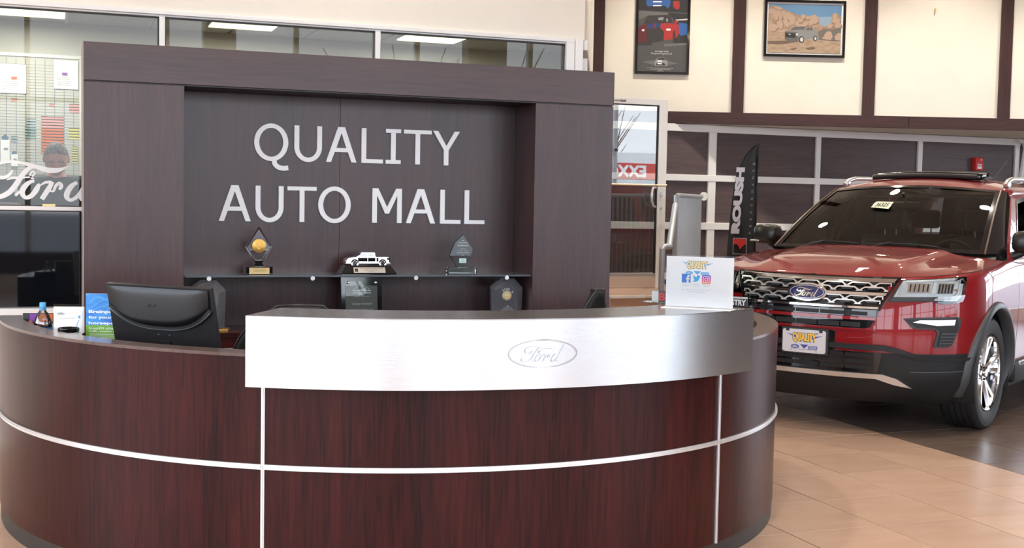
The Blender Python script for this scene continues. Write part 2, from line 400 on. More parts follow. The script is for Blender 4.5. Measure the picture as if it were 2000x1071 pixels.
for a, b in zip(xs[:-1], xs[1:]):
    MB().box(a + .028, b - .002, 7.625, 7.631, 1.424, 2.552).build('pane', GLASS, w1)
    MB().box(a + .028, b - .002, 7.625, 7.631, 0.838, 1.401).build('dark_pane', DGLASS, w1)
    g = MB(); g.box(a + .026, a + .036, 7.612, 7.64, 1.424, 2.552); g.box(b - .012, b - .003, 7.612, 7.64, 1.424, 2.552)
    g.box(a + .026, b, 7.612, 7.64, 2.545, 2.553); g.box(a + .026, b, 7.612, 7.64, 1.424, 1.429); g.box(a+.026, b, 7.612, 7.64, 1.394, 1.4)
    g.build('gasket', GASKET, w1)

# angled storefront turning away at the corner
ca = Vector((3.30, 7.62, 0)); cb = Vector((5.90, 13.32, 0)); cd = (cb - ca); cl_ = cd.length; crz = math.atan2(cd.y, cd.x)
wc = structure('wall_corner', ca, crz)
MB().box(0, cl_, 0, 0.12, 2.585, 5.2).build('fascia', CREAM, wc)
MB().box(0, cl_, 0.01, 0.1, 0, 0.8).build('dado', CREAM, wc)
w2 = structure('window_2', ca, crz)
MB().box(0, cl_, -0.03, 0.06, 2.52, 2.588, 0.004).build('frame_head', WHITEF, w2)
MB().box(0, cl_, -0.03, 0.06, 1.40, 1.425, 0.004).build('frame_rail', WHITEF, w2)
for k in range(6): MB().box(0.02 + k * 1.2, 0.08 + k * 1.2, -0.03, 0.06, 0.8, 2.47, 0.004).build('mullion', WHITEF, w2)
for k in range(5):
    MB().box(0.08 + k * 1.2, 1.22 + k * 1.2, 0.012, 0.018, 1.425, 2.47).build('pane', GLASS, w2)
    MB().box(0.08 + k * 1.2, 1.22 + k * 1.2, 0.012, 0.018, 0.8, 1.40).build('dark_pane', DGLASS, w2)

# turned upper wall with brown battens, soffit and the overhead door under it
W0 = Vector((6.74, 13.03, 2.46)); wd = Vector((4.06, -1.33, 0)).normalized(); wrz = math.atan2(wd.y, wd.x)
wb = structure('wall_back', (W0.x, W0.y, 0), wrz)
MB().box(-1.0, 7.8, 0.03, 0.15, 2.46, 5.2).build('cream_panel', CREAM, wb)
for k, (a, b, nm) in enumerate(((-0.905, 2.87, 0), (2.875, 7.8, 0))): MB().box(a, b, -0.012, 0.03, 2.46, 2.60, 0.003).build('beam_board', WOODTH, wb)
for s0 in (-0.905, 0.755, 2.315, 3.945, 5.55, 7.1): MB().box(s0, s0 + 0.142, -0.006, 0.03, 2.60, 5.2, 0.003).build('batten', WOODT, wb)
sof = MB(); P0 = W0 - wd * 1.0; P1 = W0 + wd * 7.8
sof.add([(P0.x, P0.y, 2.462), (P1.x, P1.y, 2.462), (P1.x, 13.2, 2.462), (P0.x, 13.4, 2.462), (P0.x, P0.y, 2.475), (P1.x, P1.y, 2.475), (P1.x, 13.2, 2.475), (P0.x, 13.4, 2.475)],
        [(0, 1, 2, 3), (4, 7, 6, 5), (0, 4, 5, 1), (2, 6, 7, 3), (1, 5, 6, 2), (0, 3, 7, 4)])
sof.build('soffit', CREAM).matrix_world = Matrix.Identity(4)
D.objects['soffit']['kind'] = 'structure'; D.objects['soffit'].name = 'trim_1'
wl = structure('wall_rear')
MB().box(5.3, 14.2, 13.14, 13.34, 0, 2.46).build('brown_panel', WOODP, wl)
d1 = structure('door_1')
XV = [4.2, 5.78, 7.341, 8.82, 10.345, 11.90]; ZH = [0.02, 0.66, 1.255, 1.825, 2.40]
for zc, t in ((0.04, .04), (0.66, .04), (1.255, .042), (1.826, .038), (2.413, .043)):
    MB().box(4.2, 11.945, 12.99, 13.05, zc - t, zc + t, 0.004).build('rail', WHITEF, d1)
for x in XV:
    w = .05 if x < 8 else (.034 if x < 11 else 0.036)
    for a, b in zip(ZH[:-1], ZH[1:]): MB().box(x - w, x + w, 12.995, 13.05, a + .035, b - .03, 0.003).build('stile', WHITEF, d1)
for i in range(5):
    for a, b in zip(ZH[:-1], ZH[1:]): MB().box(XV[i], XV[i + 1], 13.025, 13.045, a, b).build('panel', WOODP, d1)
tr = MB(); tr.tube([(11.94, 12.97, 0.0), (11.95, 12.97, 1.9), (11.99, 12.97, 2.2), (12.01, 12.97, 2.34), (11.97, 12.96, 2.42), (11.85, 12.95, 2.435)], 0.035, 8); tr.build('door_track', WHITEF, d1, 40)

# left, right and street sides (outside the frame, they light the room)
wlft = structure('wall_left')
MB().box(-6.7, -6.5, -5.2, 7.76, 0, 0.25).build('kerb', CREAM, wlft); MB().box(-6.7, -6.5, -5.2, 7.76, 4.6, 5.2).build('header', CREAM, wlft)
MB().box(-6.7, -6.5, 0.9, 1.7, 0, 5.2).build('shading_pier', WOODP, wlft)  # unseen, added to keep the desk wood's reflections dark
w3 = structure('window_3')
for k in range(7): MB().box(-6.65, -6.53, -5.0 + k * 2.0, -4.9 + k * 2.0, 0.25, 4.6).build('mullion', WHITEF, w3)
MB().box(-6.65, -6.53, -5, 7.7, 2.9, 2.97).build('transom', WHITEF, w3)
wrt = structure('wall_right')
for a_, b_ in ((-2.4, 6.0), (11.2, 13.34)): MB().box(14.0, 14.2, a_, b_, 0, 5.2).build('brown_panel', WOODP, wrt)
for a_, b_ in ((-5.2, -2.4), (6.0, 11.2)):
    MB().box(14.0, 14.2, a_, b_, 0, .25).build('kerb', CREAM, wrt); MB().box(14.0, 14.2, a_, b_, 4.6, 5.2).build('header', CREAM, wrt)
w5 = structure('window_5')
MB().box(14.0, 14.2, 6.0, 7.3, 0, 5.2).build('brown_panel', WOODP, wrt)  # added to narrow the glazing and its pale reflection on the car
for k in range(5): MB().box(14.03, 14.15, 7.3 + k * .95, 7.42 + k * .95, .25, 4.6).build('mullion', WOODP, w5)
MB().box(14.03, 14.15, 6.0, 11.2, 3.3, 4.6).build('glazing_blocker', WOODP, w5)  # added to block the upper glazing, dims the reflection on the car
for a_, b_ in ((6.0, 11.2),): MB().box(14.03, 14.15, a_, b_, 2.0, 2.12).build('transom', WOODP, w5)
wst = structure('wall_street')
MB().box(-6.7, 14.2, -5.2, -5.0, 0, 0.25).build('kerb', CREAM, wst); MB().box(-6.7, 14.2, -5.2, -5.0, 4.6, 5.2).build('header', CREAM, wst)
for a_, b_ in ((-2.1, -1.1), (2.2, 2.7), (6.6, 7.3)): MB().box(a_, b_, -5.25, -4.9, 0, 5.2).build('column', WOODP, wst)
MB().box(-6.7, 14.2, -5.2, -5.02, .25, .60).build('dark_sill_blocker', WOODP, wst)  # unseen dark strip added so that low reflections turn dark
w4 = structure('window_4')
for k in range(11): MB().box(-6.6 + k * 2.05, -6.52 + k * 2.05, -5.15, -5.03, 0.25, 4.6).build('mullion', WHITEF, w4)
MB().box(-6.6, 14, -5.15, -5.03, 2.9, 2.97).build('transom', WHITEF, w4)

# raised landing with the glass door on it
ld = structure('trim_2')
MB().box(5.25, 6.9, 11.3, 12.96, 0.0, 0.565, 0.006).build('landing', TILE, ld)
MB().box(5.25, 6.9, 11.27, 11.31, 0.545, 0.572, 0.004).build('nosing', WHITEF, ld)
for k in range(3): MB().box(5.25, 6.9, 11.3 - 0.28 * (3 - k), 11.3, 0.0, 0.14 * (k + 1), 0.004).build('step', TILE, ld)
d2 = structure('door_2')
DX0, DX1, DZ0, DZ1 = 5.35, 6.41, 0.567, 2.675
MB().box(DX0, DX0 + .07, 12.38, 12.43, DZ0, DZ1, .003).build('stile', WHITEF, d2)
MB().box(DX1 - .105, DX1, 12.38, 12.43, DZ0, DZ1, .003).build('stile', WHITEF, d2)
MB().box(DX0, DX1, 12.381, 12.429, DZ1 - .07, DZ1 - .001, .003).build('top_rail', WHITEF, d2)
MB().box(DX0, DX1, 12.381, 12.429, DZ0 + .001, DZ0 + .125, .003).build('bottom_rail', mat('aluminium_floor_reflection', (0.62, 0.52, 0.44), 0.3, metal=0.3), d2)  # tan of the reflected floor is put into the rail colour
MB().box(DX0 + .07, DX1 - .1, 12.385, 12.425, DZ0 + .125, DZ0 + .165, .003).build('kick_bar', SATIN, d2)
MB().box(DX0 + .07, DX1 - .105, 12.402, 12.408, DZ0 + .165, DZ1 - .07).build('pane', thin_glass('door_glass', (0.86, 0.88, 0.87), boost=0.06), d2)
g = MB(); g.box(DX1 - .118, DX1 - .104, 12.39, 12.42, DZ0 + .125, DZ1 - .07); g.box(DX0 + .07, DX1 - .11, 12.39, 12.42, DZ1 - .082, DZ1 - .07); g.build('gasket', GASKET, d2)
MB().tube([(DX0 + .03, 12.33, 1.715), (DX1 - .02, 12.33, 1.715)], .012, 10).build('push_bar', mat('brass_bar', (0.75, 0.60, 0.42), .3, metal=.6), d2, 40)
MB().tube([(DX1 - .13, 12.38, 1.69), (DX1 - .19, 12.33, 1.685), (DX1 - .205, 12.32, 1.64), (DX1 - .205, 12.32, 1.54), (DX1 - .18, 12.33, 1.49), (DX1 - .13, 12.38, 1.475)], .014, 10).build('pull_handle', SATIN, d2, 40)
k_ = MB(); k_.lathe([(0, 0), (.02, 0), (.022, .012), (0, .012)], (DX1 - .055, 12.365, 1.62), 'y', 16); k_.lathe([(0, 0), (.012, 0), (.012, .01), (0, .01)], (DX1 - .055, 12.37, 1.46), 'y', 12); k_.build('lock', SATIN, d2, 40)
c_ = MB(); c_.tube([(5.5, 12.3, 2.635), (5.80, 12.28, 2.632)], .008, 8); c_.tube([(5.78, 12.28, 2.632), (5.84, 12.28, 2.634)], .016, 8); c_.build('closer_arm', SATIN, d2, 40)

# guard rail on the landing with its dense balusters
gr = thing('guard_rail', 'grey metal guard rail with close upright balusters beside the glass door', 'railing', (5.95, 11.3, 0.0))
GP = Vector((5.95, 11.25, 0)); GQ = Vector((7.17, 12.93, 0)); rel = lambda p: (Vector(p) - Vector((5.95, 11.3, 0)))[:]
MB().tube([rel((GP.x, GP.y, 1.585)), rel((GP.x + .05, GP.y + .07, 1.60)), rel((GQ.x, GQ.y, 1.605))], .024, 12).build('top_rail', RAILM, gr, 40)
MB().lathe([(0, 0), (.052, 0), (.052, .012), (.02, .02), (0, .02)], rel((7.22, 12.965, 1.61)), 'y', 24).build('wall_flange', WHITEF, gr, 40)
nb = 34
bal0 = None
for k in range(nb):
    p = GP.lerp(GQ, (k + .3) / (nb + 0.6))
    if bal0 is None:
        o = MB().tube([(0, 0, 0.0), (0, 0, 1.585)], .011, 6).build('baluster', RAILM, gr, 40); bal0 = o.data
    else: o = D.objects.new('baluster', bal0); COL.objects.link(o); o.parent = gr
    o.location = rel((p.x, p.y, 0.0))
MB().tube([rel((5.93, 11.22, 0.0)), rel((5.93, 11.22, 1.60))], .026, 12).build('post', RAILM, gr, 40)
MB().tube([rel((5.90, 11.18, 1.50)), rel((5.55, 10.62, 1.10))], .030, 12).build('stair_rail', RAILM, gr, 40)
MB().tube([rel((5.55, 10.60, 1.10)), rel((5.46, 10.55, 1.10)), rel((5.43, 10.53, 1.08)), rel((5.42, 10.52, 0.0))], .028, 12).build('newel_post', RAILM, gr, 40)

# ================================================================== OFFICE BEHIND THE STOREFRONT
ow = structure('wall_office')
MB().box(-9, 4.4, 10.2, 10.3, 0, 2.86).build('plaster', OFFW, ow)
MB().box(-9.05, -9, 7.7, 10.3, 0, 2.86).build('plaster', OFFW, ow)
oc = structure('ceiling_office')
m = MB(); m.slab([[(-9, 7.74), (3.27, 7.74), (4.36, 10.2), (-9, 10.2)]], 2.822, 2.845, lambda u, v, w: (u, v, w)); m.build('backing', GRIDM, oc)
TXO = 0.075 - 0.61 * 12
lights_at = ((-0.55, 8.30), (1.30, 8.30), (2.68, 8.30))
for i in range(24):
    for j in range(2):
        x = TXO + i * 0.61; y = 7.78 + j * 1.215
        if x + .6 > 3.30 + (y - 7.62) * .456: continue
        MB().box(x + .012, x + .598, y + .012, y + 1.203, 2.810, 2.824).build('tile', OFFC, oc)
MB().box(TXO + 12 * .61 - .012, TXO + 12 * .61 + .012, 7.78, 10.2, 2.804, 2.822).build('grid_bar', GRIDM, oc)
for i, (lx, ly, lb) in enumerate(((-0.225, 9.47, 'yellowish fluorescent ceiling light seen through the glass at far left'), (1.33, 9.40, 'yellowish fluorescent ceiling light behind the middle office pane'),
                      (2.82, 9.45, 'yellowish fluorescent ceiling light behind the right office pane'))):
    t = thing('fluorescent_light', lb, 'ceiling light', (lx, ly, 2.806), 0, 'office ceiling lights'); hx_ = .30 if lx < 0 else .25
    MB().box(-hx_, hx_, -.30, .30, -.012, 0.004, .004).build('frame', GRIDM, t)
    for q in range(3): MB().box(-hx_ + .01 + q * (2 * hx_ - .02) / 3, -hx_ + .006 + (q + 1) * (2 * hx_ - .02) / 3, -.285, .285, -.022, -.010).build('diffuser', FLUO, t)
    l = D.lights.new('office_lamp', 'AREA'); l.shape = 'RECTANGLE'; l.size = .5; l.size_y = .5; l.energy = 6; l.color = (1, .96, .84)
    lo = D.objects.new('office_lamp', l); COL.objects.link(lo); lo.location = (0, 0, -.03); lo.parent = t

BY = 10.15
bd = thing('planner_board', 'large grey planner board with ruled slots and coloured cards behind the glass', 'board', (-0.9, BY, 0))
f = lambda u, v, w: (u + 0.9, -w, v)     # board in world X
m = MB(f); m.rect(-1.9, .178, .95, 2.55, -.03, 0); m.build('panel', BOARDM, bd)
m = MB(f); m.rect(-1.9, .19, 2.535, 2.56, -.035, .012); m.rect(.168, .19, .95, 2.55, -.035, .008); m.build('frame', WHITEF, bd)
m = MB(f)
for k in range(16):
    u = .127 - .0685 * k
    m.rect(u - .0025, u + .0025, .97, 2.52, 0, .003)
m.build('divider', GREYI, bd)
m = MB(f)
for k in range(68): m.rect(-1.88, .165, 2.475 - .0222 * k, 2.4775 - .0222 * k, 0, .002)
tag(m.build('ruled_lines', GREYI, bd), kind='stuff')
def cards(u0, u1, v0, v1, m_, h=.0222, name='card'):
    n = max(1, round((v1 - v0) / h))
    for k in range(n):
        a = v0 + k * h; MB(f).rect(u0, u1, a + .002, a + h - .005, .003, .006).build(name, m_, bd)
        MB(f).rect(u0, u1, a + h - .005, a + h, .003, .0065).build('slot_shadow_line', BLACKI, bd)
cards(-.107, .056, 1.80, 2.0, ORANGE); cards(-.107, .056, 2.0, 2.09, PINK)  # pink rows: orange cards with the glass reflection painted into their colour
cards(-.222, -.143, 1.915, 2.0, TEAL); cards(-.21, -.143, 2.0, 2.07, mat('pale_blue_card', (.45, .55, .60), .6))
cards(.091, .174, 1.917, 2.01, YCARD); cards(.115, .156, 1.735, 1.86, YCARD, .0185); cards(.096, .168, 2.124, 2.20, PINK)
cards(-.32, -.276, 2.19, 2.21, PINK); cards(-.05, -.008, 2.165, 2.185, PINK); cards(-.32, -.276, 1.885, 1.93, TEAL)
for nm, lb, u0, u1, v0, v1, sm in (('paper_sheet', 'white paper with an orange sticker taped on the planner board', -.40, -.214, 2.254, 2.473, ORANGE),
                               ('paper_sheet', 'white paper with a purple sticker taped near the board corner', -.013, .160, 2.303, 2.522, PURPLE)):
    t = thing(nm, lb, 'paper', ((u0 + u1) / 2, BY - .007, (v0 + v1) / 2), 0, 'papers on the planner board')
    a, b = (u1 - u0) / 2, (v1 - v0) / 2
    m = MB(); m.grid([[(-a + 2 * a * i / 6, -.004 - .003 * sin(i * 1.3 + j), -b + 2 * b * j / 6) for i in range(7)] for j in range(7)]); m.build('sheet', PAPER, t, 60, False)
    c0 = -.01 if nm and sm is ORANGE else -.03
    MB().rect(c0, c0 + .04, -.005, .015, .009, .011).build('sticker', sm, t)
    m = MB()
    for k in range(5): m.rect(-a * .8, a * (.3 + .1 * (k % 3)), -b * .2 - k * .014, -b * .2 - k * .014 + .003, .008, .0095)
    m.build('print_lines', LGREY, t)
for (u0, u1, v0, v1, lb) in ((-.395, -.332, 1.735, 1.942, 'tall white shape with a blue rounded top at the far left'), (-.322, -.275, 1.70, 1.818, 'small white shape with a blue rounded top above the script decal')):
    t = thing('blue_top_shape', lb, 'tag', ((u0 + u1) / 2, BY - .012, v0), 0, 'blue topped shapes on the planner board')  # stand-in for unidentified white shapes with blue tops
    a = (u1 - u0) / 2; h = v1 - v0
    MB().rect(-a, a, 0, h * .82, 0, .004).build('card', PAPER, t)
    MB().slab([[(-a * .8, h * .8), (a * .8, h * .8), (a * .7, h * .9), (0, h), (-a * .7, h * .9)]], 0, .006).build('top', mat('steel_blue', (.06, .14, .22), .4), t)
    MB().rect(-a * .3, a * .7, h * .42, h * .5, .004, .006).build('stripe', GREYI, t)
# office furniture glimpsed above the rail
t = thing('office_desk', 'brown office desk top showing through the glass at far left', 'desk', (-1.0, 8.5, 0))
MB().box(-.9, .78, -.35, .35, 1.395, 1.436, .004).build('top', mat('walnut_top', (.17, .085, .06), .4), t)
MB().box(-.88, .76, -.33, .33, 0, 1.39).build('cabinet', BLACKP, t)
t = thing('desk_bin', 'dark rounded document bin standing on the brown office desk', 'bin', (-.30, 8.55, 1.436))
MB().lathe([(0, 0), (.10, 0), (.11, .05), (.10, .11), (.07, .15), (0, .16)], n=20).build('body', BLACKP, t, 40)
MB().box(.05, .07, -.115, -.10, .05, .11).build('clip', PAPER, t)

# man behind the glass
man = thing('person', 'grey-haired person in a black jacket looking down behind the glass', 'person', (0.0, 9.18, 0))
def skin(name, chain, edges, m, parent, lev=2, root=0):
    me = D.meshes.new(name); me.from_pydata([c[:3] for c in chain], edges, []); o = D.objects.new(name, me); COL.objects.link(o); o.parent = parent
    me.materials.append(m); md = o.modifiers.new('s', 'SKIN'); md.use_smooth_shade = True
    for i, c in enumerate(chain):
        r = c[3] if isinstance(c[3], tuple) else (c[3], c[3]); me.skin_vertices[0].data[i].radius = r; me.skin_vertices[0].data[i].use_root = (i == root)
    s = o.modifiers.new('d', 'SUBSURF'); s.levels = lev; s.render_levels = lev; return o
hl = 1.60
body = [(0, 0, .98, (.16, .11)), (0, 0, 1.20, (.155, .11)), (0, -.01, 1.50, (.17, .11)), (0, -.04, 1.60, (.07, .065)), (0, -.08, 1.66, (.055, .058)),
        (.18, -.01, 1.52, .055), (.25, -.02, 1.22, .045), (.16, -.22, 1.12, .034), (.08, -.33, 1.13, .03),
        (-.18, -.01, 1.52, .055), (-.25, -.02, 1.22, .045), (-.16, -.22, 1.12, .034), (-.08, -.33, 1.13, .03),
        (.10, 0, .90, .085), (.11, 0, .50, .06), (.11, .03, .09, .04), (.11, -.12, .04, .035), (-.10, 0, .90, .085), (-.11, 0, .50, .06), (-.11, .03, .09, .04), (-.11, -.12, .04, .035)]
be = [(0, 1), (1, 2), (2, 3), (3, 4), (2, 5), (5, 6), (6, 7), (7, 8), (2, 9), (9, 10), (10, 11), (11, 12), (0, 13), (13, 14), (14, 15), (15, 16), (0, 17), (17, 18), (18, 19), (19, 20)]
# fingers, five per hand
for s_, hb in ((1, 8), (-1, 12)):
    for q in range(4):
        i = len(body); bx, by, bz = body[hb][:3]
        body += [(bx + s_ * (-.03 + q * .006) , by - .03, bz + .025 - q * .017, .009), (bx + s_ * (-.055), by - .065 + q * .004, bz + .02 - q * .017, .008), (bx - s_ * .075, by - .06, bz + .01 - q * .017, .007)]
        be += [(hb, i), (i, i + 1), (i + 1, i + 2)]
    i = len(body); body += [(bx, by - .02, bz + .04, .010), (bx - s_ * .02, by - .05, bz + .055, .009)]; be += [(hb, i), (i, i + 1)]
skin('body', body, be, SKIN, man)
def head_rows(k=1.0, hair=False):
    rows = []
    for i in range(21):
        t = pi * i / 20; row = []
        for j in range(32):
            p = 2 * pi * j / 32; x = .078 * sin(t) * cos(p); y = .095 * sin(t) * sin(p); z = .120 * cos(t)
            if z < 0: x *= 1 - .28 * (-z / .12) ** 1.3; y = y * (1 - .18 * (-z / .12)) - .012 * (-z / .12)
            fr_ = max(0, -y / .095)
            if fr_ > .5 and not hair:
                a = abs(x) / .078
                if a < .22 and -.045 < z < .02: y -= .022 * (1 - a / .22) * (1 - (z + .045) / .065)      # nose
                if .25 < a < .62 and .0 < z < .03: y += .008                                             # eye sockets
                if a < .35 and -.075 < z < -.058: y -= .005                                              # lips
                if a < .6 and .03 < z < .045: y -= .005                                                  # brow
            row.append((x * k, y * k, z * k))
        rows.append(row)
    return rows
HM = Matrix.Translation((0, -.12, 1.735)) @ Matrix.Rotation(R(34), 4, 'X')
def hbuild(mb, name, m, sm=60):
    o = mb.build(name, m, man, sm); o.matrix_local = HM; return o
hbuild(MB().grid(head_rows(), True), 'head', SKIN)
hr = MB(); rows = [[p for p in r] for r in head_rows(1.06, True)]
hr.grid([[(p[0], max(p[1], -.072 + max(0, .09 - p[2]) * 1.2) if p[1] < 0 else p[1], max(p[2], -.02 if p[1] > .03 else .02)) for p in r] for r in rows[:14]], True); hbuild(hr, 'hair', HAIR)
for s_ in (1, -1):
    hbuild(MB().lathe([(0, -.012), (.010, -.008), (.013, 0), (.010, .008), (0, .012)], (s_ * .032, -.0775, .010), 'y', 12), 'eye', SKIN)
    hbuild(MB().tube([(s_ * .020, -.0895, .008), (s_ * .032, -.0905, .004), (s_ * .044, -.087, .008)], .0022, 5), 'eyelid', HAIR)
    hbuild(MB().lathe([(0, -.01), (.02, -.006), (.026, 0), (.02, .008), (0, .01)], (s_ * .079, .008, -.005), 'x', 12), 'ear', SKIN)
    hbuild(MB().tube([(s_ * .015, -.097, .036), (s_ * .032, -.096, .041), (s_ * .05, -.086, .036)], .005, 6), 'eyebrow', HAIR)
jk = [(0, 0, .90, (.185, .13)), (0, 0, 1.20, (.18, .13)), (0, -.01, 1.48, (.21, .13)), (0, -.03, 1.62, (.11, .10)), (.20, -.01, 1.55, .085), (.265, -.02, 1.22, .062), (.175, -.20, 1.12, .05), (-.20, -.01, 1.55, .085), (-.265, -.02, 1.22, .062), (-.175, -.20, 1.12, .05)]
skin('jacket', jk, [(0, 1), (1, 2), (2, 3), (2, 4), (4, 5), (5, 6), (2, 7), (7, 8), (8, 9)], JACKET, man)
tz = [(0, 0, .98, (.165, .12)), (.10, 0, .88, .10), (.11, 0, .50, .075), (.11, .03, .10, .062), (-.10, 0, .88, .10), (-.11, 0, .50, .075), (-.11, .03, .10, .062)]
skin('trousers', tz, [(0, 1), (1, 2), (2, 3), (0, 4), (4, 5), (5, 6)], BLACKP, man)
for s_ in (.11, -.11): MB().box(s_ - .05, s_ + .05, -.19, .09, 0, .10, .035).build('shoe', BLACKG, man, 50)
script_decal = thing('window_decal', 'large white flowing script decal on the office window glass', 'decal', (-0.079, 7.624, 1.575))
SCALEK = 990 * (0.449 / 700.0)
m = MB(); script(m, 0, 0, SCALEK, 0, .0015); m.build('lettering', WHITE, script_decal)
t = thing('rail_plate', 'small cream plate standing on the white window rail', 'plate', (-.04, 7.60, 1.424))
MB().box(-.035, .035, -.012, .008, 0, .014, .002).build('block', CREAMY, t)

# ================================================================== RECEPTION SIGN WALL
sw = thing('sign_wall', 'tall mahogany reception wall with a recessed panel and raised lettering', 'sign wall', (1.694, 7.0, 0))
def SB(name, m_, x0, x1, y0, y1, z0, z1, b=.002): return MB().box(x0 - 1.694, x1 - 1.694, y0 - 7, y1 - 7, z0, z1, b).build(name, m_, sw)
SB('header', WOODSH, .137, 3.249, 7.0, 7.42, 2.109, 2.313)
SB('side_panel', WOODS, .137, .66, 7.004, 7.42, 0, 2.103)
SB('side_panel', WOODS, 2.73, 3.249, 7.004, 7.42, 0, 2.103)
SB('back_panel', WOODS, .66, 1.6035, 7.35, 7.40, 0, 2.104, .0012)
SB('back_panel', WOODS, 1.6050, 2.73, 7.35, 7.40, 0, 2.104, .0012)
SB('seam_filler', BLACKP, .14, 3.245, 7.012, 7.35, 2.102, 2.110, 0)
SB('edge_band', mat('edge_band', (.35, .28, .26), .4), .134, .138, 7.0, 7.42, 0, 2.313, 0)
# lettering : cap height box 0..1, drawn per glyph
def glyph(c, W_):
    """loops for a glyph in a box of width W_ (units of cap height 1)."""
    s = .137
    if c == 'L': return [[[(0, 0), (W_, 0), (W_, s * .82), (s, s * .82), (s, 1), (0, 1)]]]
    if c == 'T': a = (W_ - s) / 2; return [[[(a, 0), (a + s, 0), (a + s, 1 - s * .82), (W_, 1 - s * .82), (W_, 1), (0, 1), (0, 1 - s * .82), (a, 1 - s * .82)]]]
    if c == 'I': a = (W_ - s) / 2; h = s * .8; return [[[(0, 0), (W_, 0), (W_, h), (a + s, h), (a + s, 1 - h), (W_, 1 - h), (W_, 1), (0, 1), (0, 1 - h), (a, 1 - h), (a, h), (0, h)]]]
    if c == 'A':
        t = .20; return [[[(0, 0), (s * 1.05, 0), (s * 1.05 + .105, .29), (W_ - s * 1.05 - .105, .29), (W_ - s * 1.05, 0), (W_, 0), (W_ / 2 + t / 2, 1), (W_ / 2 - t / 2, 1)],
                         [(s * 1.05 + .15, .405), (W_ - s * 1.05 - .15, .405), (W_ / 2, .83)]]]
    if c == 'M':
        q = W_ / 2; return [[[(0, 0), (s, 0), (s, .80), (q - .055, .27), (q + .055, .27), (W_ - s, .80), (W_ - s, 0), (W_, 0), (W_, 1), (W_ - s * 1.25, 1), (q, .46), (s * 1.25, 1), (0, 1)]]]
    if c == 'Y':
        q = W_ / 2; return [[[(q - s / 2, 0), (q + s / 2, 0), (q + s / 2, .44), (W_, 1), (W_ - s * 1.15, 1), (q, .565), (s * 1.15, 1), (0, 1), (q - s / 2, .44)]]]
    if c in 'OQ':
        n = 48; o = [(W_ / 2 + W_ / 2 * cos(2 * pi * k / n), .5 + .525 * sin(2 * pi * k / n)) for k in range(n)]
        i_ = [(W_ / 2 + (W_ / 2 - s * 1.03) * cos(2 * pi * k / n), .5 + (.525 - s * .9) * sin(2 * pi * k / n)) for k in range(n)]
        r = [[o, i_]]
        if c == 'Q':
            P = cr([(.56, .01), (.58, -.10), (.68, -.19), (.82, -.215), (.955, -.20)], 6); ww = .135; L_ = []; R_ = []
            for k, p in enumerate(P):
                a = P[max(k - 1, 0)]; b = P[min(k + 1, len(P) - 1)]; d = math.hypot(b[0] - a[0], b[1] - a[1])
                nx, ny = -(b[1] - a[1]) / d * ww / 2, (b[0] - a[0]) / d * ww / 2; L_.append((p[0] + nx, p[1] + ny)); R_.append((p[0] - nx, p[1] - ny))
            r.append([R_ + L_[::-1]])
        return r
    if c == 'U':
        n = 20; h = .40; o = [(W_ / 2 - W_ / 2 * cos(pi * k / n), h - (h + .02) * sin(pi * k / n)) for k in range(n + 1)]
        i_ = [(W_ / 2 + (W_ / 2 - s) * cos(pi * k / n), h - (h + .02 - s * .9) * sin(pi * k / n)) for k in range(n + 1)]
        return [[[(0, 1)] + o + [(W_, 1), (W_ - s, 1)] + i_ + [(s, 1)]]]
for c, a, b, z in (('Q', 1.0898, 1.2902, 1.7195), ('U', 1.3263, 1.4913, 1.7195), ('A', 1.5167, 1.7027, 1.7195), ('L', 1.7335, 1.8673, 1.7195), ('I', 1.8845, 1.9784, 1.7195), ('T', 1.9977, 2.174, 1.7195), ('Y', 2.1829, 2.356, 1.7195),
                ('A', .8877, 1.0725, 1.3575), ('U', 1.1001, 1.265, 1.3575), ('T', 1.2875, 1.4624, 1.3575), ('O', 1.4726, 1.67, 1.3575), ('M', 1.8045, 1.9894, 1.3575), ('A', 2.0168, 2.2034, 1.3575), ('L', 2.2361, 2.3691, 1.3575), ('L', 2.3954, 2.5275, 1.3575)):
    H = .2105; W_ = (b - a) / H; m = MB()
    for k, loops in enumerate(glyph(c, W_)): m.slab([[(u * H, v * H) for u, v in L] for L in loops], 0, .0145 + k * .0001)
    o = m.build('letter', LETTER, sw); o.location = (a - 1.694, 7.3495 - 7, z)

# glass shelf on round stand-offs
gs = thing('glass_shelf', 'dark glass shelf on round silver studs under the lettering', 'shelf', (1.70, 7.18, 1.046))
MB().box(-1.035, 1.035, -.150, .168, 0, .010, .0015).build('pane', SHELFG, gs)
for x in (.799, 1.382, 1.998, 2.571):
    m = MB(); m.lathe([(0, -.006), (.0125, -.006), (.0135, 0), (.0125, .008), (0, .008)], (x - 1.70, -.152, -.006), 'y', 20); m.build('stud_cap', SATIN, gs, 40)
    MB().tube([(x - 1.70, -.15, -.008), (x - 1.70, .17, -.008)], .006, 8).build('stud_rod', SATIN, gs, 40)

# credenza in the recess
cz = thing('credenza', 'low mahogany credenza with drawers set in the sign wall recess', 'credenza', (1.694, 7.15, 0))
MB().box(-1.03, 1.03, -.20, .19, .715, .742, .002).build('top', WOODH, cz)
MB().box(-1.02, 1.02, -.175, .19, 0.0, .713).build('body', BLACKP, cz)
for k in range(4):
    x0 = -1.02 + k * .51
    for z0, z1 in ((.655, .710), (.40, .640), (.08, .385)):
        dr = MB().box(x0 + .003, x0 + .507, -.195, -.174, z0, z1, .002).build('drawer', WOODH, cz)
        MB().box(x0 + .01, x0 + .50, -.199, -.193, z0 - .006, z0 + .0, .001).build('edge_pull', SATIN, dr)

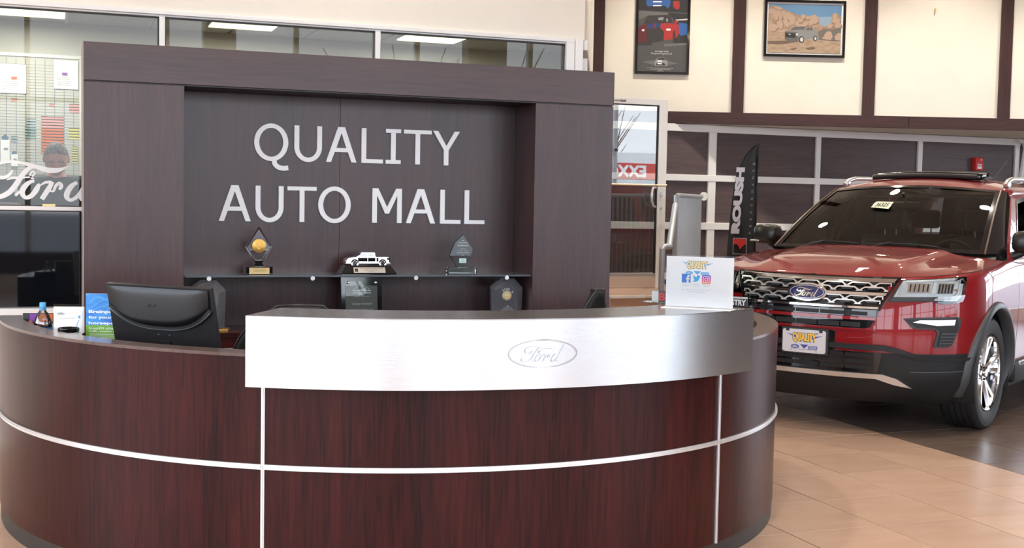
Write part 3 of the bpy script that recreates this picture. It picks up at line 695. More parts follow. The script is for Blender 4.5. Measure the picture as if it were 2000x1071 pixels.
# ================================================================== AWARDS
t = thing('award', 'diamond shaped crystal award with a gold medallion on a black base', 'award', (1.093, 7.16, 1.056))
MB().box(-.080, .076, -.040, .040, 0.0, .046, .003).build('base', BLACKG, t)
MB().rect(-.058, .056, .004, .040, .040, .0425).build('plate', GOLDP, t)
m = MB(); text(m, 'QUALITY AUTO MALL', -.04, .038, .030, .035, .0425, .043); text(m, 'in recognition of excellence', -.034, .034, .022, .0265, .0425, .043); text(m, 'outstanding service award', -.036, .036, .015, .0195, .0425, .043); m.build('lettering', BLACKI, t)
MB().slab([[(-.03, .046), (.03, .046), (.018, .066), (.026, .078), (-.026, .078), (-.018, .066)]], -.012, .012).build('clamp', BLACKG, t)
m = MB(); q = [(0, .277), (.078, .158), (.022, .070), (-.022, .070), (-.078, .158)]; qi = [(x * .84, .165 + (z - .165) * .86) for x, z in q]
for w_a, w_b, A_, B_ in ((-.012, -.006, qi, q), (-.006, .008, q, q), (.008, .016, q, qi)):
    o0 = len(m.v); m.v += [FRONT(u, v, w_a) for u, v in A_] + [FRONT(u, v, w_b) for u, v in B_]; n_ = len(q)
    for k in range(n_): m.f.append((o0 + k, o0 + (k + 1) % n_, o0 + n_ + (k + 1) % n_, o0 + n_ + k)); m.mi.append(0)
m.slab([qi], -.01201, -.012); m.slab([qi], .016, .01601)
m = MB(); n_ = len(q); lv = [(qi, -.012), (q, -.006), (q, .008), (qi, .016)]; m.v = [FRONT(u, v, w) for L, w in lv for u, v in L]
for a in range(3):
    for k in range(n_): m.f.append((a * n_ + k, a * n_ + (k + 1) % n_, (a + 1) * n_ + (k + 1) % n_, (a + 1) * n_ + k))
m.f += [tuple(range(n_)), tuple(range(3 * n_, 4 * n_))]; m.mi = [0] * len(m.f)
m.build('crystal', CRYSTAL, t)
md_ = MB().lathe([(0, -.0035), (.036, -.0035), (.040, -.002), (.040, .002), (0, .002)], (0, -.019, .165), 'y', 32).build('medallion', GOLD, t, 40)
m = MB(); m.strip([(-.020, .180, .006), (-.005, .190, .010), (.012, .186, .010), (.020, .172, .009), (.016, .155, .009)], .0225, .0255); m.strip([(-.018, .170, .007), (-.006, .176, .010), (.004, .166, .012), (-.008, .156, .01), (.004, .146, .009)], .0225, .026); m.build('relief', GOLD, md_)

t = thing('award', 'chrome pickup truck trophy on a black plinth', 'award', (1.727, 7.15, 1.056))
m = MB(); m.grid([[(-.165, -.075, 0), (.165, -.075, 0), (.165, .06, 0), (-.165, .06, 0)], [(-.165, -.075, .008), (.165, -.075, .008), (.165, .06, .008), (-.165, .06, .008)], [(-.135, -.045, .055), (.135, -.045, .055), (.135, .045, .055), (-.135, .045, .055)]], True)
m.f += [(0, 1, 2, 3), (8, 9, 10, 11)]; m.mi += [0, 0]; m.build('plinth', BLACKG, t)
pf = lambda u, v, w: (u, -.058 - .0 - w - (.048 - v) * .64 + .006, v)
MB(pf).rect(-.092, .098, .012, .043, 0, .003).build('plate', SATIN, t)
m = MB(pf); text(m, '2015 F-Series Leadership Challenge', -.055, .085, .033, .0385, .003, .0035); text(m, 'QUALITY AUTO MALL', -.03, .055, .0245, .029, .003, .0035); text(m, 'Truck Sales', -.01, .035, .0165, .0205, .003, .0035); m.rect(-.086, -.066, .018, .037, .003, .0034); m.build('lettering', BLACKI, t)
tk = MB()
prof = [(-.132, .018), (-.132, .034), (-.128, .043), (-.118, .049), (-.088, .054), (-.072, .056), (-.044, .080), (-.035, .083), (.034, .083), (.043, .080), (.045, .056), (.125, .056), (.131, .050), (.132, .034), (.134, .025), (.128, .018)]
tf = lambda u, v, w: (u, -w, v + .047)
rows = []
for w, k in ((-.038, .96), (-.042, 1), (.042, 1), (.038, .96)):
    rows.append([tf(u * (k if v > .02 else 1), v, w * (1 if v < .057 else .80)) for u, v in prof])
tk.grid(rows, True); tk.f += [tuple(range(16)), tuple(range(48, 64))]; tk.mi += [0, 0]
truck = tk.build('truck_body', CHROME, t, 30)
m = MB(tf); m.slab([[(-.062, .058), (-.041, .078), (-.006, .079), (-.006, .058)]], .0335, .0375); m.slab([[(.0, .058), (.0, .079), (.032, .078), (.036, .058)]], .0335, .0375); m.build('window', SATIN, t)
m = MB(tf); m.rect(-.060, -.004, .030, .052, .040, .043); m.rect(.0, .043, .030, .052, .040, .043); m.rect(.052, .062, .030, .052, .040, .043); m.rect(.115, .130, .040, .05, .04, .043); m.build('door', BLACKG, t)
m = MB(tf); m.slab([[(-.08, .058), (-.062, .058), (-.041, .0795), (-.05, .078)]], -.02, .036); m.build('windscreen', BLACKG, t); m = MB(tf); m.rect(.050, .122, .0562, .0575, -.033, .033); m.build('bed_liner', BLACKG, t)
for u in (-.080, .088):
    w_ = MB().lathe([(0, -.048), (.013, -.048), (.015, -.044), (.0225, -.045), (.0235, -.040), (.0235, -.026), (0, -.026)], (u, 0, .065 + .003), 'y', 24).build('wheel', CHROME, t, 40)
    for k in range(5):
        a = 2 * pi * k / 5; MB().lathe([(0, -.0495), (.0035, -.0495), (.0035, -.047)], (u + .009 * cos(a), 0, .068 + .009 * sin(a)), 'y', 8).build('wheel_hole', BLACKG, w_)
m = MB(); m.box(-.134, -.130, -.036, -.010, .072, .084, .002); m.box(-.136, -.128, -.042, .042, .062, .070, .003); m.box(.131, .137, -.042, .042, .062, .070, .003); m.build('bumper', CHROME, t, 40)
MB().box(-.07, .08, -.02, .02, .053, .066).build('mount', BLACKG, t)

t = thing('award', 'green tinted glass award shaped like an arrowhead on a clear glass base', 'award', (2.324, 7.16, 1.056))
MB().box(-.092, .092, -.030, .030, 0.0, .038, .006).build('base', JADE, t)
MB().slab([[(-.028, .036), (.034, .036), (.071, .153), (.006, .240), (-.048, .190), (-.079, .113)]], -.008, .008).build('glass', JADE, t)
m = MB()
for s_, h, z in (('2002', .006, .200), ('WESTCHESTER', .007, .186), ('CHAMPIONS', .010, .168), ('Awarded', .005, .152), ('Customer Service', .005, .141), ('Quality Ford', .008, .125), ('NJ', .006, .111)):
    wd_ = min(.080, len(s_) * h * .80); text(m, s_, .004 - wd_ / 2, .004 + wd_ / 2, z, z + h, .0082, .0090)
m.build('lettering', SILVERI, t)
MB().rect(-.018, .026, .066, .094, .0082, .010).build('badge', mat('mint', (.50, .72, .72), .5), t)
m = MB(); text(m, 'Ford', -.006, .014, .082, .090, .010, .0106); text(m, 'Credit', -.010, .018, .070, .079, .010, .0106); m.build('badge_lettering', NAVY, t)

def zone_award(x, y, z, lb, rz=0.0, h=.31, wd_=.205, base=True):
    t = thing('award', lb, 'award', (x, y, z), rz)
    a = wd_ / 2
    o_ = [(-a * .92, .012), (a * .92, .012), (a, h * .80), (a * .45, h), (-a * .40, h), (-a, h * .84)]; n_ = 6
    i_ = [(-a * .78, .02), (a * .60, .02), (a * .62, h * .74), (a * .30, h * .86), (-a * .55, h * .80), (-a * .80, h * .76)]
    m = MB(); m.v = [FRONT(u, v, w) for L, w in ((i_, -.030), (o_, -.014), (o_, .012), (i_, .032)) for u, v in L]
    for q_ in range(3):
        for k in range(n_): m.f.append((q_ * n_ + k, q_ * n_ + (k + 1) % n_, (q_ + 1) * n_ + (k + 1) % n_, (q_ + 1) * n_ + k))
    m.f += [tuple(range(n_)), tuple(range(18, 24))]; m.mi = [0] * len(m.f); m.build('crystal', CRYSTALZ, t)
    MB().box(-a * 1.15, a * 1.15, -.045, .045, 0, .013, .002).build('base', GOLD if base else CRYSTAL, t)
    sd = MB().lathe([(0, -.004), (.024, -.004), (.027, -.001), (.027, .001), (0, .001)], (-.008, -.036, h * .64), 'y', 28).build('seal', GOLDP, t, 40)
    m = MB(); m.oval(-.008, h * .64, .030, .030, .033, .035, hole=.002); m.oval(-.008, h * .64, .016, .016, .0405, .0415, hole=.002); m.strip([(-.02, h * .645, .004), (-.008, h * .655, .006), (.006, h * .645, .004)], .0405, .042); m.build('seal_ring', SILVERI, sd)
    m = MB()
    for k, c in enumerate('ZONE H'):
        if c == ' ': continue
        th = R(128 - k * 19); cx_, cz_ = -.008 + .042 * cos(th), h * .64 + .040 * sin(th); ph = th - pi / 2
        fn = lambda u, v, w, cx_=cx_, cz_=cz_, ph=ph: (cx_ + u * cos(ph) - v * sin(ph), -w, cz_ + u * sin(ph) + v * cos(ph))
        text(m, c, -.0048, .0048, -.006, .006, .033, .0345, fn)
    text(m, '2001', -.008, .008, h * .40, h * .40 + .006, .033, .0345); text(m, 'Top Sales Region', -.03, .028, h * .36, h * .36 + .006, .033, .0345); text(m, 'Monthly Sales Leadership', -.042, .04, h * .32, h * .32 + .006, .033, .0345)
    m.oval(0, h * .26, .03, .009, .033, .0345, hole=.0015)
    m.build('lettering', SILVERI, t); return t
zone_award(2.600, 7.11, .742, 'tall faceted crystal award under the right end of the glass shelf', h=.288)
zone_award(.800, 7.09, .742, 'tall faceted crystal award with a gold base behind the monitor', rz=R(-14), h=.288)
t = thing('plaque', 'black standing plaque with a grey etched sheet on the credenza', 'plaque', (1.700, 7.15, .742), 0, None, R(-4))
MB().box(-.125, .125, -.012, .012, 0, .302, .003).build('back_board', BLACKG, t)
MB().box(-.098, .098, -.020, -.016, .0, .272, .001).build('clear_sheet', GLASS, t)
MB().rect(-.096, .096, .0, .245, .0125, .0135).build('face_sheet', mat('taupe_sheet', (.075, .066, .058), .35), t)
for s_ in (-.082, .082): MB().lathe([(0, -.030), (.006, -.029), (.0085, -.024), (.0085, -.012)], (s_, 0, .262), 'y', 16).build('screw_cap', SATIN, t, 40)
m = MB()
m.rect(-.056, .056, .2115, .2175, .0137, .0145); m.rect(-.056, .056, .198, .204, .0137, .0145); m.oval(0, .208, .020, .017, .0146, .0152, hole=.004); m.strip([(-.022, .185, .004), (0, .206, .005), (.02, .226, .004)], .0153, .0158, n=2); m.oval(.018, .221, .009, .007, .0147, .0153, hole=.003)
for k, c in enumerate('DRIVEN BY PRIDE'):
    if c == ' ': continue
    th = R(148 - k * 8.3); cx_, cz_ = .062 * cos(th), .182 + .060 * sin(th); ph = th - pi / 2
    text(m, c, -.0028, .0028, -.0035, .0035, .0137, .0145, lambda u, v, w: (cx_ + u * cos(ph) - v * sin(ph), -w, cz_ + u * sin(ph) + v * cos(ph)))
text(m, '"We Stand For Those Who Drive"', -.05, .05, .178, .183, .0137, .0145); text(m, 'Quality Automall', -.058, .060, .128, .143, .0137, .0145)
text(m, 'In Honor Of Your Dedication To The', -.066, .068, .100, .106, .0137, .0145)
m.build('lettering', SILVERI, t)

# ================================================================== ROUND RECEPTION DESK
dk = thing('reception_desk', 'round mahogany reception desk with a curved brushed steel counter band', 'desk', (FC[0], FC[1], 0))
O2 = (0, 0)
for a, b in ((180, 239.8), (240.2, 298.8), (299.2, 360)):
    n = int((b - a) / 1.0)
    MB().arc(O2, 1.90, 1.93, .507, .912, a, b, n).build('upper_panel', WOOD, dk, 30)
    MB().arc(O2, 1.90, 1.93, .072, .496, a, b, n).build('lower_panel', WOOD, dk, 30)
    MB().arc(O2, 1.90, 1.938, .496, .515, a, b, n).build('trim_strip', ALU, dk, 30)
    MB().arc(O2, 1.90, 1.942, .502, .509, a, b, n).build('trim_bead', ALU, dk, 30)
for a in (240, 299):
    MB().arc(O2, 1.90, 1.936, .072, .823, a - .20, a + .20, 2).build('seam_strip', ALU, dk)
    MB().arc(O2, 1.90, 1.941, .072, .823, a - .05, a + .05, 2).build('seam_bead', ALU, dk)
MB().arc(O2, 1.88, 1.926, 0.0, .071, 180.3, 359.7, 120).build('toe_kick', mat('dark_toe_kick', (.022, .021, .021), .45), dk, 30)
MB().arc(O2, 1.832, 1.899, 0.0, .912, 180, 360, 120).build('inner_wall', WOOD, dk, 30)
MB().arc(O2, 1.830, 1.932, .9125, .925, 180, 360, 120).build('ledge', mat('ledge_laminate', (.10, .062, .052), .22, coat=.4, coatr=.15, var=.15, vscale=30), dk, 30)
MB().arc(O2, 1.15, 1.830, .715, .745, 182, 358, 100).build('work_surface', WOODH, dk, 30)
for a in (184, 222, 270, 318, 356): MB().arc(O2, 1.2, 1.80, 0, .714, a - .4, a + .4, 2).build('leg_panel', WOOD, dk)
A0, A1 = 239.6, 299.5
MB().arc(O2, 2.056, 2.072, .823, 1.0745, A0, A1, 90).build('counter_band', STEEL, dk, 30)
MB().arc(O2, 1.728, 2.0725, 1.0748, 1.079, A0, A1, 90).build('counter_top', STEELT, dk, 30)
MB().arc(O2, 1.74, 2.055, 1.03, 1.0745, A0 + .3, A1 - .3, 90).build('counter_core', BLACKP, dk, 30)
MB().arc(O2, 1.84, 1.925, .925, 1.03, A0 + 2, A1 - 2, 60).build('riser', WOOD, dk, 30)
cylf = lambda ang, R_: (lambda u, v, w: (cos(R(ang) + u / R_) * (R_ + w), sin(R(ang) + u / R_) * (R_ + w), v))
cf = cylf(-90.55, 2.072)
EM = mat('emblem_edge_steel', (.42, .44, .45), .25, metal=1.0)
em = MB(cf).oval(0, .951, .1355, .0525, -.001, .0015, hole=.0036, n=64).build('emblem_ring', EM, dk)
MB(cf).oval(0, .951, .1285, .0475, -.001, .0012, hole=.0012, n=64).build('emblem_inner_ring', EM, em)
m = MB(cf); script(m, -.002, .951, .168, -.001, .0040, thick=1.0); m.build('emblem_script', EM, dk)
m = MB(cf); script(m, -.001, .9502, .166, -.001, .0046, thick=.66); m.build('emblem_script_face', STEEL, dk)

def polar(deg, r): return FC[0] + r * cos(R(deg)), FC[1] + r * sin(R(deg))
# monitor, its back to the visitor
mo = thing('monitor', 'black computer monitor seen from behind, leaning back above the desk', 'monitor', (.385, 5.235, .745), R(-45))
TL = Matrix.Translation((0, 0, .375)) @ Matrix.Rotation(R(13), 4, 'X') @ Matrix.Translation((0, 0, -.375))
def mt(u, v, w): return (TL @ Vector((u, -w, v)))[:]
m = MB(mt); m.slab([[(-.272, .085), (.272, .085), (.272, .382), (-.272, .382)]], -.022, -.002); m.build('frame', BLACKP, mo)
m = MB(mt); m.rect(-.255, .255, .10, .368, -.024, -.0215); m.build('screen', BLACKG, mo)
rows = []
for j in range(15):
    v = j / 14; row = []
    for i in range(29):
        u = -1 + 2 * i / 28; zb = .212 + .085 * abs(u) ** 2.8; z = zb + (.376 - zb) * v
        row.append(mt(u * (.258 + .006 * v), z, .002 + .032 * (1 - abs(u) ** 4) * (1 - v) ** .6 * min(1, v * 9 + .25) + .004))
    rows.append(row)
MB().grid(rows).build('back_shell', mat('monitor_back_gloss', (.006, .0065, .008), .33), mo, 60, False)
m = MB(mt); P = [(u / 14, .206 + .085 * abs(u / 14) ** 2.8) for u in range(-14, 15)]
m.strip([(u * .262, v, .016) for u, v in P], -.002, .010, n=1); m.build('vent_strip', mat('vent_mesh', (.02, .022, .024), .6, bump=.4, bscale=500), mo)
m = MB(mt); m.strip([(u * .264, v - .008, .0022) for u, v in P], .004, .0125, n=1); m.build('vent_edge', SATIN, mo)
for u in (-.028, .030): m = MB(mt); m.oval(u, .172, .0025, .0025, -.003, .003, n=12); m.build('screw', SATIN, mo)
m = MB(mt); m.strip([(-.040, .292, .004), (-.033, .308, .004), (-.022, .306, .004), (-.025, .292, .004)], .0245, .0266, n=4); m.strip([(-.012, .293, .004), (-.006, .308, .004), (.003, .308, .004)], .0245, .0266, n=4); m.build('maker_mark', BLACKP, mo)
m = MB(mt); m.rect(-.03, .03, .02, .145, -.02, .006); m.build('neck', BLACKP, mo)
MB().lathe([(0, 0), (.11, 0), (.115, .008), (.10, .016), (.02, .022), (0, .022)], (0, .01, 0), n=32).build('foot', BLACKP, mo, 40)
MB().box(-.02, .02, -.005, .03, .018, .12).build('stem', BLACKP, mo)

# brochure stand with blue and green leaflet
x, y = .190, 5.535
t = thing('brochure', 'blue and green leaflet standing upright left of the monitor', 'brochure', (x, y, .745), R(-16))
MB().box(-.075, .105, .0, .006, 0.0, .330).build('backing', PAPER, t)
m = MB(); m.rect(-.075, .105, .195, .330, 0.0002, .003); m.build('blue_field', BLUE, t)
m = MB(); m.rect(-.075, .105, .115, .1949, 0.0002, .003); m.build('green_field', GREEN, t)
m = MB()
for k, (pts, w) in enumerate((([(-.06, .29), (-.03, .315), (.02, .30), (.05, .27)], .004), ([(-.05, .27), (-.01, .30), (.04, .31), (.09, .29)], .003), ([(-.07, .25), (-.02, .27), (.03, .29), (.05, .325)], .003), ([(0, .245), (.03, .26), (.05, .285), (.06, .32)], .003))):
    m.strip([(u, v, w) for u, v in pts], .003, .0036)
m.build('swirl', SKYB, t)
m = MB(); text(m, 'Brainpower', -.063, .095, .262 - .02, .262 - .002, .003, .004, bold=.03); text(m, 'for your', -.063, .035, .233 - .014, .233 + .002, .003, .004, bold=.03); text(m, 'horsepower', -.063, .100, .208 - .014, .208 + .002, .003, .004, bold=.03); m.build('headline', WHITE, t)
m = MB(); text(m, 'SiriusXM infotainment', -.063, .098, .176, .186, .003, .0036); text(m, 'traffic, weather and more', -.063, .102, .163, .173, .003, .0036)
for k in range(4): m.rect(-.06, .09, .155 - k * .008, .157 - k * .008, .003, .0034)
m.build('small_print', WHITE, t)
# business card / leaflet holder
x, y = .048, 5.675
t = thing('leaflet_holder', 'clear holder with white leaflets between the bottle and the blue brochure', 'holder', (x, y, .745), R(-14))
MB().box(-.064, .064, .004, .020, 0, .262, .001).build('leaflets', PAPER, t)
m = MB(); m.box(-.068, .068, .022, .025, 0, .272); m.box(-.068, -.065, -.03, .025, 0, .15); m.box(.065, .068, -.03, .025, 0, .15); m.box(-.068, .068, -.032, -.029, 0, .13); m.box(-.068, .068, -.032, .025, 0, .003); m.build('clear_case', GLASS, t)
m = MB(); m.oval(-.033, .232, .016, .006, -.004, -.003, hole=.002); m.strip([(-.044, .2315, .003), (-.034, .2335, .004), (-.022, .2315, .003)], -.004, -.003, n=2); m.rect(-.040, .028, .212, .2135, -.004, -.0032); m.build('print', GREYI, t)
m = MB(); m.strip([(.046, .225, .012), (.047, .212, .010)], -.004, -.003); m.strip([(.044, .205, .002), (.034, .180, .002), (.040, .155, .002), (.050, .150, .006)], -.004, -.003); m.rect(.0, .016, .165, .172, -.004, -.003); m.build('device_picture', SKYB, t)
MB(FRONT).rect(.050, .060, .13, .245, -.0035, -.002).build('white_edge', WHITE, t)
# cup
x, y = .047, 5.495
t = thing('pen_cup', 'round white cup with a black rim on the desk before the leaflets', 'cup', (x, y, .745))
MB().lathe([(0, 0), (.036, 0), (.038, .01), (.040, .178), (.0405, .180)], n=36).build('body', WHITE, t, 40)
MB().lathe([(.0405, .172), (.0435, .176), (.0435, .188), (.040, .191), (.037, .188), (.037, .05), (0, .05)], n=36).build('rim', BLACKG, t, 40)
# bottle
x, y = -.058, 5.84
t = thing('water_bottle', 'clear plastic water bottle with a light blue cap at the left of the desk', 'bottle', (x, y, .745))
PET = thin_glass('clear_plastic', (.93, .96, 1.0), ior=1.6, boost=.16)
MB().lathe([(0, 0), (.034, 0), (.038, .006), (.038, .05), (.036, .06), (.038, .07), (.038, .175), (.036, .190), (.025, .218), (.015, .232), (.0125, .240), (.0125, .246)], n=36).build('body', PET, t, 60)
MB().lathe([(0, 0.002), (.034, .004), (.0365, .01), (.0365, .170), (.0, .171)], n=30).build('water', thin_glass('water', (.85, .92, 1.0), ior=1.33, boost=.10), t, 60)
MB().lathe([(.0385, .095), (.0385, .160)], n=36).build('label', BLUE, t, 60)
MB().lathe([(.0135, .236), (.0150, .238), (.0150, .245), (.0130, .246)], n=24).build('neck_ring', SKYB, t, 40)
MB().lathe([(0, .270), (.0125, .270), (.0138, .267), (.0138, .247), (0, .247)], n=24).build('cap', mat('cap_blue', (.08, .38, .80), .3), t, 40)
# magazine stack behind the bottle
x, y = -.068, 6.02
t = thing('magazine', 'upright colourful magazine with orange, purple and black cover behind the bottle', 'magazine', (x, y, .745), R(-8))
MB().box(-.078, .058, 0, .010, 0, .205, .001).build('cover', BLACKP, t)
m = MB(); m.rect(-.015, .052, .165, .203, 0, .0015); m.build('orange_field', ORANGE, t)
m = MB(); m.rect(-.048, -.016, .165, .203, 0, .0015); m.build('purple_field', PURPLE, t)
m = MB(); m.rect(.02, .056, .11, .160, 0, .0015); m.build('blue_field', TEAL, t)
m = MB(); m.slab([[(-.075, .10), (-.04, .13), (-.03, .155), (-.045, .175), (-.062, .160), (-.07, .13)]], 0, .0018); m.build('portrait', SKIN, t)
m = MB(); m.rect(-.070, -.035, .125, .140, .0018, .003); m.build('yellow_field', YEL, t)
m = MB(); text(m, 'smart', .008, .046, .172, .184, .0015, .0024, bold=.03); m.build('title', WHITE, t)

# sign holder on the counter
SL, SR = Vector((2.359, 4.541)), Vector((2.569, 4.343)); sc_ = (SL + SR) / 2; srz = math.atan2((SR - SL).y, (SR - SL).x)
t = thing('sign_holder', 'clear sign holder with a white social media sheet on the steel counter', 'sign', (sc_.x, sc_.y, 1.079), srz)
m = MB(); m.box(-.1445, .1445, .0015, .004, .0, .219, .0008); m.box(-.1445, .1445, -.005, -.0025, .004, .219, .0008); m.build('clear_panel', thin_glass('acrylic', (.995, 1, 1), ior=1.3), t)
MB().box(-.1445, .1445, -.062, .03, -.0, .0035, .001).build('foot', WHITE, t)
MB(FRONT).rect(-.140, .140, .005, .211, -.001, .001).build('sheet', PAPER, t)
def dealer_logo(parent, k, cu, cv, w, c1, c2, fn=None, nvy=NAVY, sil='x'):
    F_ = fn or FRONT; g_ = lambda u, v, ww: F_(cu + u * k, cv + v * k, w + ww)
    m = MB(g_); m.slab([[(-.60, .16), (-.25, .02), (-.25, .10)]], 0, .0006); m.slab([[(.60, .14), (.25, .0), (.25, .08)]], 0, .0006); m.slab([[(-.14, -.17), (.14, -.17), (0, -.30)]], 0, .0006); m.build('logo_star', c2, parent)
    m = MB(g_); text(m, 'QUALITY', -.405, .405, -.135, .205, .0006, .0012, bold=.10); m.build('logo_shadow', nvy, parent)
    m = MB(g_); text(m, 'QUALITY', -.39, .395, -.115, .19, .0012, .0018, bold=.045); m.build('logo_name', c1, parent)
    ov = MB(g_).oval(-.30, -.245, .135, .065, 0, .0008, n=28).build('logo_oval', c2, parent)
    m = MB(g_); script(m, -.30, -.245, .19, .0008, .0012); m.build('logo_script', WHITE, ov)
    bx = MB(g_).rect(.13, .43, -.31, -.20, 0, .0008).build('logo_plate', c2, parent)
    m = MB(g_); text(m, 'PRE-OWNED', .15, .41, -.250, -.212, .0008, .0012); text(m, 'SUPERSTORE', .15, .41, -.298, -.262, .0008, .0012); m.build('plate_lettering', WHITE, bx)
dealer_logo(t, .112, -.010, .172, .001, CREAMY, SKYB, nvy=mat('brown_outline', (.24, .14, .08), .5))
m = MB(); m.rect(-.074, -.037, .104, .140, .001, .0016); m.build('square_icon', FBB, t)
m = MB(); m.strip([(-.049, .104, .0085), (-.049, .124, .0085), (-.047, .131, .008), (-.040, .133, .006)], .0016, .0022); m.rect(-.0575, -.0405, .1175, .1225, .0016, .0022); m.build('icon_letter', WHITE, t)
m = MB(); bird = cr([(-.030, .112), (-.018, .116), (-.026, .120), (-.022, .123), (-.028, .128), (-.024, .129), (-.027, .136), (-.018, .130), (-.012, .128), (-.010, .134), (-.004, .136), (.003, .132), (.000, .127), (-.004, .116), (-.012, .110), (-.022, .109)], 2)
m.slab([bird], .001, .0016); m.build('bird_icon', mat('bird_blue', (.05, .42, .85), .5), t)
GR = D.materials.new('pink_gradient'); GR.use_nodes = True; gn_ = GR.node_tree; gb = gn_.nodes['Principled BSDF']; gt = gn_.nodes.new('ShaderNodeTexCoord'); gx = gn_.nodes.new('ShaderNodeSeparateXYZ'); gr_ = gn_.nodes.new('ShaderNodeValToRGB')
gn_.links.new(gt.outputs['Generated'], gx.inputs[0]); gn_.links.new(gx.outputs['Z'], gr_.inputs[0]); gn_.links.new(gr_.outputs[0], gb.inputs[0])
gr_.color_ramp.elements[0].color = (.90, .30, .10, 1); gr_.color_ramp.elements[1].color = (.12, .12, .62, 1); e_ = gr_.color_ramp.elements.new(.45); e_.color = (.70, .04, .28, 1)
def rr(u, v, a, r, n=6):
    L = []
    for k, (sx_, sy_) in enumerate(((1, 1), (-1, 1), (-1, -1), (1, -1))):
        for j in range(n + 1):
            th = pi / 2 * (k + j / n); L.append((u + sx_ * (a - r) + r * cos(th), v + sy_ * (a - r) + r * sin(th)))
    return L
m = MB(); m.slab([rr(.0285, .120, .018, .005)], .001, .0016); m.build('camera_icon', GR, t)
m = MB(); m.slab([rr(.0285, .120, .0135, .004), rr(.0285, .120, .0110, .0035)], .0016, .0022); m.oval(.0285, .120, .0075, .0075, .0016, .0022, hole=.0026); m.oval(.0357, .1272, .0014, .0014, .0016, .0022, n=10); m.build('camera_outline', WHITE, t)
m = MB()
for s1, s2, u in (('Like us on', 'Facebook', -.0555), ('Follow us', 'on Twitter', -.013), ('Follow us on', 'Instagram', .0285)):
    text(m, s1, u - .015, u + .015, .0965, .1005, .001, .0016); text(m, s2, u - .014, u + .014, .0895, .0935, .001, .0016)
text(m, 'A lot of car dealers make promises.', -.074, .046, .0735, .0785, .001, .0016); text(m, 'This one keeps them.', -.050, .024, .0645, .0695, .001, .0016, bold=.01)
m.build('small_print', LGREY, t)
MB(FRONT).rect(-.1445, .1445, -.0, .0035, .0055, .0075).build('lower_lip', LGREY, t)
# magazines and rack behind the sign
ta = thing('magazine_rack', 'low clear rack on the counter behind the white sign', 'rack', (2.56, 4.62, 1.079), srz)
m = MB(); m.box(-.24, .24, -.035, .033, 0, .003); m.box(-.24, .24, -.038, -.035, 0, .010); m.box(-.24, .24, .030, .033, 0, .03); m.build('case', GLASS, ta)
t = thing('magazine', 'grey covered magazine with big red letters left of the white sign', 'magazine', (2.455, 4.719, 1.082), srz)
MB().box(-.060, .09, -.004, .006, 0, .048, .001).build('cover', mat('dark_grey_cover', (.055, .06, .065), .5), t)
MB(FRONT).rect(-.060, -.030, .0, .047, .0042, .0052).build('pale_margin', LGREY, t)
m = MB(FRONT); text(m, 'BO', -.027, .040, .006, .040, .0042, .006, bold=.02); m.build('title', REDM, t)
t = thing('magazine', 'dark magazine with bold white letters at the right of the white sign', 'magazine', (2.645, 4.520, 1.082), srz)
MB().box(-.20, .083, -.004, .006, 0, .040, .001).build('cover', mat('charcoal_cover', (.03, .032, .035), .5), t)
MB(FRONT).rect(-.20, .083, .032, .0395, .0042, .0052).build('top_margin', LGREY, t)
m = MB(FRONT); text(m, 'INDUSTRY', -.048, .077, .003, .028, .0042, .006, bold=.03); m.build('title', WHITE, t)

# ------------------------------------------------------------------ office chairs
def chair(x, y, rz, lb, topz, w, shape):
    t = thing('office_chair', lb, 'chair', (x, y, 0), rz, 'black office chairs behind the desk')
    rows = []
    for j in range(13):
        v = j / 12; row = []
        ww = w * max(.12, (1 - (max(0, v - .25) / .75) ** 2.4)) ** shape * (.86 + .14 * min(1, v * 3))
        for i in range(15):
            u = -1 + 2 * i / 14; row.append((u * ww, .24 - .05 * (1 - u * u) + .05 * v - .035 * sin(pi * v), .58 + (topz - .58) * (v if abs(u) < .01 else v)))
        rows.append(row)
    m = MB(); m.grid(rows); o = m.build('backrest', BLACKM, t, 60, False); s = o.modifiers.new('t', 'SOLIDIFY'); s.thickness = .03
    edge = [r[0] for r in rows] + rows[-1][1:-1] + [r[-1] for r in rows[::-1]]
    MB().tube(edge, .007, 8).build('back_frame', BLACKP, t, 60)
    MB().box(-.25, .25, -.27, .22, .44, .52, .035).build('seat', BLACKM, t, 50)
    MB().tube([(0, .20, .46), (0, .29, .50), (0, .29, .72)], .022, 10).build('back_bracket', BLACKP, t, 40)
    MB().tube([(0, 0, .08), (0, 0, .45)], .025, 12).build('gas_lift', BLACKP, t, 40)
    for s_ in (-1, 1):
        MB().tube([(s_ * .22, .02, .45), (s_ * .29, .02, .47), (s_ * .29, .02, .66)], .014, 8).build('arm_post', BLACKP, t, 40)
        MB().box(s_ * .29 - .035, s_ * .29 + .035, -.12, .14, .66, .685, .012).build('armrest', BLACKP, t, 50)
    for k in range(5):
        a = 2 * pi * k / 5 + .3; e = (cos(a) * .30, sin(a) * .30)
        lg = MB().tube([(0, 0, .11), (e[0], e[1], .075)], [.026, .016], 8).build('leg', BLACKP, t, 40)
        MB().lathe([(0, -.02), (.026, -.02), (.028, 0), (.026, .02), (0, .02)], (e[0], e[1], .028), 'y', 16).build('castor', BLACKP, lg, 40)
    return t
chair(1.04, 5.76, R(176), 'black wide-backed office chair behind the left end of the steel counter', 1.016, .30, .50)
chair(2.64, 6.44, R(-140), 'black office chair with a rounded back right of the sign wall', 1.02, .17, .55)

